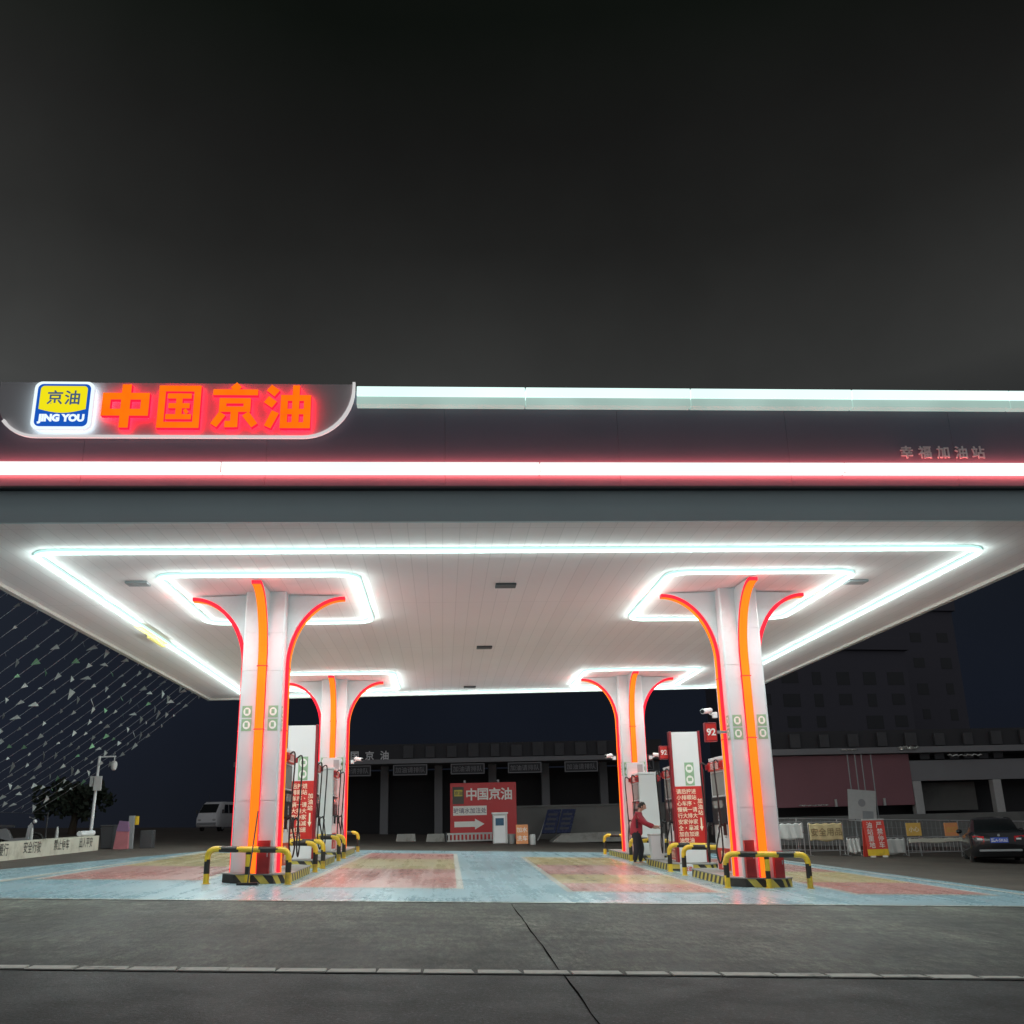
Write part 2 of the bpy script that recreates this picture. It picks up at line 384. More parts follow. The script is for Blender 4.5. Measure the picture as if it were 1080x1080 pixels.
# ------------------------------------------------------------------ ground
GA, GB = .0145, -.034
def gz(x, y):
    return GA*max(-20, min(60, y)) + GB*max(-40, min(40, x))
def sheet(name, pts, m, lift, n=1):
    """quad that follows the ground, lifted by some millimetres"""
    b = MB(); (ax, ay), (bx, by), (cx, cy), (dx, dy) = pts
    b.poly([(x, y, gz(x, y)+lift) for x, y in pts])
    return tag(b.build(name, m), kind='structure')
xs = [-700, -250, -100, -40, -20, 0, 20, 40, 100, 250, 700]; ys = [-60, -20, 0, 10, 20, 40, 60, 120, 300, 900]
g = MB(); gv = [[g.bm.verts.new((x, y, gz(x, y))) for x in xs] for y in ys]
for j in range(len(ys)-1):
    for i in range(len(xs)-1): g._f([gv[j][i], gv[j][i+1], gv[j+1][i+1], gv[j+1][i]])
tag(g.build('ground', M['ground']), kind='structure')

F0 = 17.0
sheet('forecourt', [(-11.5, F0+.1), (11.6, F0-.3), (10.9, 38.2), (-7.7, 38.2)], M['p_blue'], .004)
bays = {  # x at front left / front right / back left / back right, y range, stripes
    'inner_l': ((-2.72, .26), (-2.40, .36), 19.9, 35.5, [('p', .40), ('y', .74), ('p', 1.0)]),
    'inner_r': ((2.40, 5.15), (2.62, 5.35), 19.3, 33.5, [('p', .15), ('y', .36), ('p', .66), ('y', 1.0)]),
    'outer_l': ((-8.05, -4.9), (-7.75, -5.3), 21.6, 34.5, [('p', .38), ('y', 1.0)]),
    'outer_r': ((7.75, 10.3), (7.8, 10.2), 19.2, 33.5, [('p', .22), ('y', .5), ('p', 1.0)]),
}
for k, (fr, bk, y0, y1, st) in bays.items():
    def at(u, t): return ((fr[0]+(fr[1]-fr[0])*u)*(1-t)+(bk[0]+(bk[1]-bk[0])*u)*t, y0+(y1-y0)*t)
    e = .045
    sheet('bay_line', [at(-e, -.012), at(1+e, -.012), at(1+e, 1.01), at(-e, 1.01)], M['p_line'], .008)
    t0 = 0
    for c, t1 in st:
        sheet('bay_paint', [at(0, t0), at(1, t0), at(1, t1), at(0, t1)], M['p_pink' if c == 'p' else 'p_yellow'], .012)
        t0 = t1
sheet('forecourt_line', [(-11.5, F0+.1), (11.6, F0-.3), (11.6, F0-.17), (-11.5, F0+.2)], M['p_line'], .009)
sheet('forecourt_line', [(-8.75, 18.6), (-8.5, 18.6), (-7.72, 38), (-7.9, 38)], M['p_line'], .009)
sheet('forecourt_line', [(10.95, 18.2), (11.1, 18.2), (10.85, 38), (10.7, 38)], M['p_line'], .009)
# drain line of pale blocks across the yard
b = MB(); x = -9.0
def ky(x): return 9.78 - .055*x + .02*math.sin(x*.7)
while x < 9.5:
    w = .44 + random.uniform(-.03, .05); d = .19 + random.uniform(-.01, .01); gp = random.uniform(.008, .025)
    if x > 1.2: d *= random.uniform(.55, 1.0)
    y = ky(x+w/2); z = gz(x, y)
    q = [(x+random.uniform(0, .02), y-d/2), (x+w-gp, y-d/2+random.uniform(-.01, .01)), (x+w-gp-random.uniform(0, .03), y+d/2), (x+random.uniform(0, .03), y+d/2+random.uniform(-.012, .012))]
    b.prism([(px, py, gz(px, py)-.02) for px, py in q], (0, 0, .032))
    x += w
tag(b.build('drain_kerb', mat('kerb_block', (.58, .58, .53), .8, var=.3, scale=9, dirt=(.12, .12, .11))), kind='structure')
b = MB(); pts = [(-9+i*.5, ky(-9+i*.5)-.12) for i in range(38)]
for (x0, y0), (x1, y1) in zip(pts, pts[1:]):
    b.poly([(x0, y0-.022-.006*math.sin(x0*5), gz(x0, y0)+.004), (x1, y1-.022-.006*math.sin(x1*5), gz(x1, y1)+.004), (x1, y1+.012, gz(x1, y1)+.004), (x0, y0+.012, gz(x0, y0)+.004)])
M['gap'] = mat('dark_gap', (.008, .008, .008), 1.0, spec=0)
tag(b.build('drain_gap', M['gap']), kind='structure')
b = MB(); yy = [2+i*.42 for i in range(36)]
def jx(y): return 1.08 + .006*math.sin(y*2.3) + .004*math.sin(y*6.1)
for y0, y1 in zip(yy, yy[1:]):
    if abs(y0-9.75) < .0: continue
    w0 = .007+.003*math.sin(y0*3); w1 = .007+.003*math.sin(y1*3)
    b.poly([(jx(y0)-w0, y0, gz(jx(y0), y0)+.005), (jx(y0)+w0, y0, gz(jx(y0), y0)+.005), (jx(y1)+w1, y1, gz(jx(y1), y1)+.005), (jx(y1)-w1, y1, gz(jx(y1), y1)+.005)])
tag(b.build('ground_joint', M['gap']), kind='structure')

# ------------------------------------------------------------------ canopy
ZC = 6.30
cv = thing('station_canopy', 'large white ceilinged filling station canopy outlined in white and red light', 'canopy', (1.5, 28, .3))
def W(mb, name, m, parent=cv, smooth=False):
    """world-coordinate mesh parented under a thing"""
    o = mb.build(name, m, parent, smooth)
    p = Vector((0, 0, 0)); q = parent
    while q is not None: p += q.location; q = q.parent
    o.data.transform(Matrix.Translation(-p))
    return o
XL, XR, YF, YBL, YBR = -8.95, 12.05, 15.8, 38.8, 37.4
def outline(d, z): return [(XL+d, YF+d, z), (XR-d, YF+d, z), (XR-d, YBR-d, z), (XL+d, YBL-d, z)]
s = MB(); s.prism(outline(.06, ZC), (0, 0, .12)); W(s, 'soffit', M['soffit'])
# pale lip round the ceiling
def ringband(mb, d0, d1, z0, z1):
    A = outline(d0, z0); B = outline(d1, z0); A2 = outline(d0, z1); B2 = outline(d1, z1)
    for i in range(1, 4):
        j = (i+1) % 4
        mb.poly([A[i], A[j], B[j], B[i]]); mb.poly([A2[i], A2[j], A[j], A[i]]); mb.poly([B[i], B[j], B2[j], B2[i]])
s = MB(); ringband(s, -.06, .07, ZC-.07, ZC+.1); W(s, 'edge_trim', M['trim'])
# side and rear fascia, roof
s = MB()
for (a, c) in (((XL, YF+.05), (XL, YBL)), ((XL, YBL), (XR, YBR)), ((XR, YBR), (XR, YF+.05))):
    d = Vector((c[0]-a[0], c[1]-a[1], 0)).normalized(); nrm = Vector((d.y, -d.x, 0))*.12
    s.prism([(a[0], a[1], ZC+.125), (c[0], c[1], ZC+.125), (c[0]+nrm.x, c[1]+nrm.y, ZC+.125), (a[0]+nrm.x, a[1]+nrm.y, ZC+.125)], (0, 0, 2.2))
W(s, 'side_fascia', M['fascia'])
s = MB(); s.prism(outline(.2, 8.2), (0, 0, .1)); W(s, 'roof', M['plaza'])
# front fascia: lower grey band, dark panels with seams
s = MB(); x = XL
s.box(XL-.1, XR+.1, YF-.02, YF+.05, ZC-.02, 6.83); W(s, 'lower_fascia', M['fascia_low'])
s = MB()
while x < XR-.1:
    x1 = min(x+3.0, XR); s.box(x+.0015, x1-.0015, YF-.12, YF+.04, 6.845, 8.62, .006); x = x1
W(s, 'front_fascia', M['fascia'])
s = MB(); s.box(-1.46, XR+.1, YF-.17, YF+.04, 8.625, 8.66).box(XL-.1, -7.5, YF-.17, YF+.04, 8.625, 8.66); W(s, 'fascia_cap', M['darkgrey'])
s = MB(); s.box(XL-.1, XR+.1, YF-.16, YF-.125, 6.835, 6.87); W(s, 'drip_rail', M['darkgrey'])
# lower strip: white front, red light out of its back towards the fascia
s = MB(); x = XL
while x < XR-.1:
    x1 = min(x+5.3, XR); s.mat(1).box(x+.01, x1-.01, YF-.185, YF-.145, 7.07, 7.25).mat(2).box(x+.01, x1-.01, YF-.262, YF-.187, 7.09, 7.23); s.mat(0).box(x+.01, x1-.01, YF-.30, YF-.264, 7.07, 7.24); x = x1
W(s, 'lower_light_strip', [M['strip_low'], M['strip_red'], M['darkgrey']])
# upper strip starts right of the sign, brighter above than below
s = MB(); x = -1.46
while x < XR-.1:
    x1 = min(x+2.9, XR); s.box(x+.008, x1-.008, YF-.34, YF-.125, 8.44, 8.61, .012); x = x1
W(s, 'upper_light_strip', M['strip_white'])
s = MB(); x = -1.46
while x < XR-.1:
    x1 = min(x+2.9, XR); s.box(x+.008, x1-.008, YF-.31, YF-.125, 8.29, 8.435, .008); x = x1
W(s, 'strip_housing', M['strip_pale'])

def loop_path(x0, x1, y0, y1, r, y1r=None):
    P = []; y1r = y1 if y1r is None else y1r
    for cx, cy, a0 in ((x1-r, y0+r, -90), (x1-r, y1r-r, 0), (x0+r, y1-r, 90), (x0+r, y0+r, 180)):
        for k in range(7):
            a = R(a0+k*15); P.append((cx+r*math.cos(a), cy+r*math.sin(a)))
    return P
LAMPS = []
def lamp(p, power, col, name='tube_lamp', kind='POINT'):
    l = bpy.data.lights.new(name, kind); l.energy = power; l.color = col; l.shadow_soft_size = 0.0
    if kind == 'SPOT': l.spot_size = R(178); l.spot_blend = .6      # the tube throws most of its light down
    o = bpy.data.objects.new(name, l); C.objects.link(o); o.location = p; o.parent = cv; o.matrix_parent_inverse = Matrix.Translation(-cv.location); LAMPS.append(o)
TUBE_W = 8.8
def along(P, step, closed=True):
    out = []; acc = step/2
    Q = P+[P[0]] if closed else P
    for a, c in zip(Q, Q[1:]):
        a = Vector(a); c = Vector(c); L_ = (c-a).length; d = acc
        while d <= L_: out.append(a+(c-a)*(d/L_)); d += step
        acc = d-L_
    return out
def light_loop(x0, x1, y0, y1, r, w, y1r=None):
    P = loop_path(x0, x1, y0, y1, r, y1r); n = len(P)
    for p in along(P, .4): lamp((p.x, p.y, ZC-.12), TUBE_W, (.84, 1.0, .97), kind='SPOT')
    for p in along(P, .3): lamp((p.x, p.y, ZC-.16), 1.25, (.80, 1.0, .97))
    prof = [(-w/2, ZC-.012), (-w/2, ZC-.05), (-w*.33, ZC-.085), (w*.33, ZC-.085), (w/2, ZC-.05), (w/2, ZC-.012)]
    mb = MB(); rings = []
    for i in range(n):
        a = Vector(P[i-1]); c = Vector(P[(i+1) % n]); d = (c-a).normalized(); nx = Vector((d.y, -d.x))
        rings.append([mb.bm.verts.new((P[i][0]+nx.x*o, P[i][1]+nx.y*o, z)) for o, z in prof])
    for i in range(n):
        A, B = rings[i], rings[(i+1) % n]
        for k in range(6):
            mb.mat(1 if k in (0, 4, 5) else 0)._f([A[k], A[(k+1) % 6], B[(k+1) % 6], B[k]])
    return W(mb, 'light_loop', [M['tube'], M['tube_side']])
light_loop(-7.38, 10.45, 17.5, 38.0, .45, .13, 37.2)
s = MB(); s.box(-7.47, -7.29, 24.1, 26.6, ZC-.098, ZC-.087, .003); s.box(-7.56, -7.44, 25.5, 26.9, ZC-.11, ZC-.04, .004); W(s, 'yellowed_cover', emis('yellowed_cover', (.9, .75, .25), .22, (.4, .33, .12), seam=3))
COLS = [(-3.76, 21.3), (6.52, 21.3), (-3.68, 34.5), (6.52, 34.5)]
for (cx, cy), dx in zip(COLS, (.05, .1, .1, .2)):
    light_loop(cx+dx-1.95, cx+dx+1.98, cy-2.05, cy+2.75 if cy < 30 else cy+2.1, .4, .125)
# small dark fittings in the ceiling
for x, y in ((1.35, 20.4), (1.2, 28.0), (1.0, 36.4), (-6.2, 20.0), (9.0, 20.3)):
    s = MB(); s.box(x-.22, x+.22, y-.16, y+.16, ZC-.05, ZC-.003, .01); W(s, 'ceiling_fitting', M['darkgrey'] if abs(x) < 3 else M['grey'])

HC = .425
def flare(n=18):
    """(r, z) from column foot up the face and out along the ceiling"""
    pts = []
    for k in range(n+1):
        a = R(90*k/n); pts.append((HC+1.20*(1-math.cos(a)), 4.72+1.53*math.sin(a)))
    return pts
NEON_W = 1.25
def make_column(cx, cy, rear=False):
    gzc = gz(cx, cy)
    o = MB(); ch = .03
    sq = [(-HC, -HC+ch), (-HC+ch, -HC), (HC-ch, -HC), (HC, -HC+ch), (HC, HC-ch), (HC-ch, HC), (-HC+ch, HC), (-HC, HC-ch)]
    zs = [gzc-.1, gzc+1.55, gzc+3.05, 4.6, 5.4, ZC]
    for z0, z1 in zip(zs, zs[1:]):
        o.prism([(x, y, z0+.003-gzc) for x, y in sq], (0, 0, z1-z0-.006))
    o.box(-HC+.02, HC-.02, -HC+.02, HC-.02, -.1, ZC-gzc-.002)
    col = o.build('column', M['col_white'], cv); col.location = Vector((cx, cy, gzc)) - cv.location
    fl = flare(); hw = .095
    for q in range(4):
        Rq = Matrix.Rotation(R(90*q), 4, 'Z')
        def T(pts): return [Rq @ Vector(p) for p in pts]
        # fin between column and curve, front is local -y
        f = MB(); prof = [(r-.012, z) for r, z in fl] + [(HC-.01, ZC-.004)]
        pr = [(-hw*.86, -r, z-gzc) for r, z in prof]
        off = Rq @ Vector((2*hw*.86, 0, 0)); f.prism(T(pr), off)
        f.build('flare_fin', M['col_white'], col)
        # light strip: orange face, red sides
        st = MB(); th = .075
        path = [(HC, .16+gzc), (HC, 1.6+gzc), (HC, 3.1+gzc)] + fl
        inner = [(r+.004, z) for r, z in path]; outer = []
        for i, (r, z) in enumerate(path):
            r0, z0 = path[max(0, i-1)]; r1, z1 = path[min(len(path)-1, i+1)]
            d = Vector((r1-r0, z1-z0)).normalized(); outer.append((r+d.y*th, z-d.x*th))
        w = hw
        VI = [[st.bm.verts.new(Rq @ Vector((sx*w, -r, z-gzc))) for sx in (-1, 1)] for r, z in inner]
        VO = [[st.bm.verts.new(Rq @ Vector((sx*w*.93, -r, z-gzc))) for sx in (-1, 1)] for r, z in outer]
        for i in range(len(path)-1):
            st.mat(0); st._f([VO[i][0], VO[i][1], VO[i+1][1], VO[i+1][0]])
            st.mat(1); st._f([VI[i][0], VO[i][0], VO[i+1][0], VI[i+1][0]]); st._f([VI[i][1], VO[i][1], VO[i+1][1], VI[i+1][1]])
            st._f([VI[i][0], VI[i][1], VI[i+1][1], VI[i+1][0]])
        st._f([VI[0][0], VI[0][1], VO[0][1], VO[0][0]]); st._f([VI[-1][0], VI[-1][1], VO[-1][1], VO[-1][0]])
        st.build('neon_strip', [M['neon_face'], M['neon_side']], col)
        for r_, z_ in ((HC+.3, gzc+.8), (HC+.3, gzc+1.7), (HC+.3, gzc+2.6), (HC+.3, gzc+3.5), (HC+.35, gzc+4.4), (HC+.55, 5.25), (HC+.95, 5.75), (HC+1.5, 6.16)):
            p_ = Rq @ Vector((0, -r_, z_)); lamp((cx+p_.x, cy+p_.y, p_.z), NEON_W if z_ < 6 else 1.6, (1.0, .10, .07), 'neon_lamp')
        # black clips over the strip
        cl = MB()
        for z in (2.95, 4.25):
            cl.box(-w-.012, w+.012, -HC-.082, -HC-.002, z, z+.018, M=Rq)
            cl.build('strip_clip', M['neon_side'], col); cl = MB()
        cl.bm.free()
        if q in (0, 1, 3):
            for sx in (-1, 1):
                sk = MB().mat(0)
                for k in range(2):
                    zc = 3.05 + k*.27 if not rear else 2.75+k*.2
                    xx = sx*.265
                    sk.mat(0).box(xx-.10, xx+.10, -HC-.006, -HC-.002, zc-.12, zc+.12, M=Rq)
                    ring = [(xx+.075*math.cos(2*PI*i/18), zc+.085*math.sin(2*PI*i/18)) for i in range(18)]
                    sk.mat(1).prism([Rq @ Vector((x, -HC-.009, z)) for x, z in ring], Rq @ Vector((0, .003, 0)) - Vector((0, 0, 0)))
                    sk.mat(0).box(xx-.035, xx+.03, -HC-.013, -HC-.0095, zc-.04, zc+.05, M=Rq)
                sk.build('safety_sticker', [M['green'], M['paper']], col)
    if rear:
        cvb = MB(); cvb.box(-.30, .30, -HC-.12, -HC-.005, 2.55, 3.05, .01); cvb.build('strip_cover', M['col_white'], col)
        pl = MB(); pl.box(.06, .24, -HC-.135, -HC-.121, 2.62, 2.98); pl.build('notice_plate', M['grey'], col)
    return col
for i, (cx, cy) in enumerate(COLS): make_column(cx, cy, i > 1)

# ------------------------------------------------------------------ illuminated sign
SY = YF-.165
sg = thing('illuminated_sign', 'lit fascia sign with yellow and blue emblem and four glowing orange characters', 'sign', (-4.4, SY, 7.7))
def sign_outline(d):
    P = []; top = 8.74-d; bot = 7.70+d; r = .82; 
    for k in range(13):
        a = R(180+90*k/12); P.append((-6.72+(.72-d)*math.cos(a), bot+.72+(.72)*math.sin(a)))
    for k in range(13):
        a = R(270+90*k/12); P.append((-2.35+(.86-d)*math.cos(a), bot+.9+.9*math.sin(a)))
    P.append((-1.49-d, top)); P.append((-7.44+d, top))
    return P
s = MB(); s.prism([(x, SY, z) for x, z in sign_outline(.02)], (0, .04, 0)); W(s, 'sign_panel', M['sign_panel'], sg)
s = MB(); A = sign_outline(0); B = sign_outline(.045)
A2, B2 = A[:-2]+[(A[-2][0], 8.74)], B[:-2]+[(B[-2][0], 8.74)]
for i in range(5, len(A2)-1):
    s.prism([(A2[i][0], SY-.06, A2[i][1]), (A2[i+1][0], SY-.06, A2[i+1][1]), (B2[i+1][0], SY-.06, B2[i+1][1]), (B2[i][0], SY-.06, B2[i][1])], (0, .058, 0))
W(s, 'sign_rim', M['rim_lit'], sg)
def rrect(x0, x1, z0, z1, r, n=6):
    P = []
    for cx, cz, a0 in ((x1-r, z0+r, -90), (x1-r, z1-r, 0), (x0+r, z1-r, 90), (x0+r, z0+r, 180)):
        for k in range(n+1):
            a = R(a0+90*k/n); P.append((cx+r*math.cos(a), cz+r*math.sin(a)))
    return P
ex0, ex1, ez0, ez1 = -6.78, -5.81, 7.80, 8.66
em = MB().mat(1).prism([(x, SY-.16, z) for x, z in rrect(ex0, ex1, ez0, ez1, .12)], (0, .07, 0))
for f in em.bm.faces:
    if abs(f.normal.y) > .5 or True:
        f.normal_update()
        if abs(f.normal.y) > .9: f.material_index = 0 if f.calc_center_median().y < SY-.15 else 2
emb = W(em, 'emblem', [M['emb_white'], M['emb_side'], M['emb_back']], sg)
s = MB(); s.prism([(x, SY-.166, z) for x, z in rrect(ex0+.055, ex1-.055, ez0+.05, ez1-.045, .09)], (0, .005, 0)); W(s, 'blue_field', M['emb_blue'], emb)
P = [(x, z) for x, z in rrect(ex0+.105, ex1-.105, ez0+.32, ez1-.085, .06) if z > ez0+.5]
zb = ez0+.36; P = [(ex1-.105, zb)] + P + [(ex0+.105, zb)]
for k in range(1, 8): t = k/8; P.append((ex0+.105+(ex1-ex0-.21)*t, zb-.07*math.sin(PI*t)))
s = MB(); s.prism([(x, SY-.172, z) for x, z in P], (0, .005, 0)); W(s, 'yellow_field', M['emb_yellow'], emb)
s = MB(); put_text(s, '京', .27, (ex0+.35, SY-.176, ez0+.565), off=.006); put_text(s, '油', .27, (ex1-.34, SY-.176, ez0+.565), off=.006); W(s, 'emblem_character', M['emb_ink'], emb)
s = MB(); put_text(s, 'JING YOU', .165, ((ex0+ex1)/2, SY-.176, ez0+.18), off=.011); W(s, 'emblem_lettering', M['emb_white'], emb)
def stroke(p, q, w0, w1=None):
    w1 = w0 if w1 is None else w1
    p = Vector(p); q = Vector(q); d = (q-p).normalized(); n = Vector((-d.y, d.x)); w0 += .03; w1 += .03
    return [p+n*w0/2, p-n*w0/2, q-n*w1/2, q+n*w1/2]
def bar(x0, x1, y0, y1):
    x0 -= .012; x1 += .012; y0 -= .01; y1 += .01
    return [(x0, y0), (x1, y0), (x1, y1), (x0, y1)]
W_ = .15
GLYPH = {
 '中': [bar(.02, .17, .28, .80), bar(.83, .98, .28, .80), bar(.02, .98, .66, .80), bar(.02, .98, .28, .42), bar(.415, .585, 0, 1.0)],
 '国': [bar(.03, .16, 0, .98), bar(.84, .97, 0, .98), bar(.03, .97, .86, .98), bar(.03, .97, 0, .12), bar(.24, .76, .69, .79), bar(.27, .73, .46, .56), bar(.22, .78, .20, .30), bar(.44, .56, .20, .79), stroke((.63, .42), (.70, .33), .05)],
 '京': [stroke((.45, 1.02), (.56, .90), .15), bar(.02, .98, .78, .90), bar(.17, .30, .40, .69), bar(.70, .83, .40, .69), bar(.17, .83, .58, .69), bar(.17, .83, .38, .49), bar(.43, .57, .02, .42), stroke((.30, .08), (.52, .08), .12), stroke((.24, .33), (.06, .05), .14, .13), stroke((.74, .33), (.95, .05), .14, .13)],
 '油': [stroke((.06, .96), (.24, .82), .15), stroke((.01, .68), (.19, .55), .15), stroke((.22, .38), (.06, .02), .14, .13), bar(.34, .47, 0, .76), bar(.85, .98, 0, .76), bar(.34, .98, .65, .77), bar(.34, .98, .33, .44), bar(.34, .98, .0, .12), bar(.595, .725, .04, 1.0)]}
def glyph_mesh(mb, ch, xc, zc, w, h, y):
    for i, g_ in enumerate(GLYPH[ch]):
        P = [(xc+(a-.5)*w, y-.0012*i, zc+(c-.5)*h) for a, c in g_]
        mb.prism(P, (0, .095, 0))
for ch, xc in (('中', -5.30), ('国', -4.42), ('京', -3.50), ('油', -2.61)):
    mb = MB(); glyph_mesh(mb, ch, xc+.02, 8.225, {'中': .78, '国': .72}.get(ch, .76), .77, SY-.16)
    bmesh.ops.recalc_face_normals(mb.bm, faces=mb.bm.faces[:])
    for f in mb.bm.faces:
        f.normal_update(); f.material_index = 1 if abs(f.normal.y) < .7 else (0 if f.calc_center_median().y < SY-.12 else 2)
    W(mb, 'sign_character', [M['letter_face'], M['letter_side'], M['letter_back']], sg)
ns = thing('name_lettering', 'small grey raised station name at right end of dark fascia', 'sign', (8.8, YF-.13, 7.42))
for ch, xc in zip('幸福加油站', (8.17, 8.50, 8.83, 9.16, 9.48)):
    s = MB(); put_text(s, ch, .245, (xc, YF-.15, 7.50), off=.003, ext=.012); W(s, 'sign_character', M['sign_rim'], ns)

# ------------------------------------------------------------------ islands, barriers, pumps
ROW = [(-3.69, 'left'), (6.47, 'right')]
ISL = [(20.72, 24.35), (26.35, 29.75), (31.75, 36.35)]
isl_lab = ['striped kerb island carrying front {} column and nearest pump', 'striped kerb island under the middle {} pump between two barriers', 'striped kerb island at rear of {} row carrying far column and pump']
for (cx, side) in ROW:
    for (y0, y1), lab in zip(ISL, isl_lab):
        ym = (y0+y1)/2; o = thing('kerb_island', lab.format(side), 'island', (cx, ym, gz(cx, ym)), group='striped pump islands')
        hw = .66; hl = (y1-y0)/2; c = .28
        oc = [(-hw, -hl+c), (-hw+c, -hl), (hw-c, -hl), (hw, -hl+c), (hw, hl-c), (hw-c, hl), (-hw+c, hl), (-hw, hl-c)]
        def lz(x, y): return gz(cx+x, ym+y)-gz(cx, ym)
        k = MB(); k.prism([(x, y, lz(x, y)-.03) for x, y in oc], (0, 0, .19)); k.build('kerb_face', M['hazard'], o)
        k = MB(); k.prism([(x*1.03, y*1.01, lz(x, y)+.163) for x, y in oc], (0, 0, .022)); k.build('island_top', M['concrete'], o)

def bent(pts, rad, n=6):
    """polyline with rounded corners"""
    P = [Vector(p) for p in pts]; out = [P[0]]
    for a, c, d in zip(P, P[1:], P[2:]):
        u = (a-c).normalized(); v = (d-c).normalized(); s0 = c+u*rad; s1 = c+v*rad
        for k in range(n+1):
            t = k/n; out.append(s0*(1-t)**2 + c*2*t*(1-t) + s1*t*t)
    out.append(P[-1]); return out
def bands(path, r, bounds, name, root):
    """one painted tube: yellow with black bands"""
    mb = MB(); L = [0]
    for a, c in zip(path, path[1:]): L.append(L[-1]+(Vector(c)-Vector(a)).length)
    tot = L[-1]; N = 72; pts = []
    for i in range(N+1):
        d = tot*i/N; j = max(k for k in range(len(L)) if L[k] <= d+1e-9); j = min(j, len(path)-2)
        t = (d-L[j])/max(1e-6, L[j+1]-L[j]); pts.append(Vector(path[j]).lerp(Vector(path[j+1]), t))
    mb.tube(pts, r, 12)
    for f in mb.bm.faces:
        cco = f.calc_center_median(); i = min(range(N+1), key=lambda k: (pts[k]-cco).length_squared)
        fr = i/N; f.material_index = 1 if any(a <= fr <= c for a, c in bounds) else 0
    return mb.build(name, [M['yellow'], M['barblack']], root, smooth=True)
def barrier(x0, x1, y, label, mid=True):
    xm = (x0+x1)/2; z0 = gz(xm, y)
    o = thing('guard_barrier', label, 'barrier', (xm, y, z0), group='yellow and black guard barriers')
    h = .64; lz = lambda x: gz(x, y)-z0
    a, c = x0-xm, x1-xm
    bands(bent([(a, 0, lz(x0)), (a, 0, lz(x0)+h), (c, 0, lz(x1)+h), (c, 0, lz(x1))], .17), .058, [(.07, .16), (.30, .42), (.58, .70), (.84, .93)], 'hoop', o)
    if mid: bands([(0, 0, 0), (0, 0, h*.5), (0, 0, h-.05)], .052, [(.30, .55), (.93, 1.0)], 'leg', o)
    f = MB()
    for x in ([a, 0, c] if mid else [a, c]): f.lathe([(.085, lz(xm+x)), (.085, lz(xm+x)+.012), (.06, lz(xm+x)+.016)], x, 0, 14)
    f.build('foot_plate', M['yellow'], o)
    return o
bl = ['yellow and black hoop barrier in front of front {} column', 'yellow and black hoop barrier behind nearest {} pump', 'yellow and black hoop barrier just in front of middle {} pump',
      'yellow and black hoop barrier behind middle {} pump', 'yellow and black hoop barrier in front of far {} pump', 'farthest yellow and black hoop barrier of the {} row']
for (cx, side) in ROW:
    for i, y in enumerate((20.55, 24.55, 26.1, 29.95, 31.5, 36.6)):
        w = .81 if i == 0 else .72
        barrier(cx-w-.06*(side == 'left'), cx+w+.06*(side == 'right') - .12*(side == 'left' and i == 0), y, bl[i].format(side), i in (0, 5))

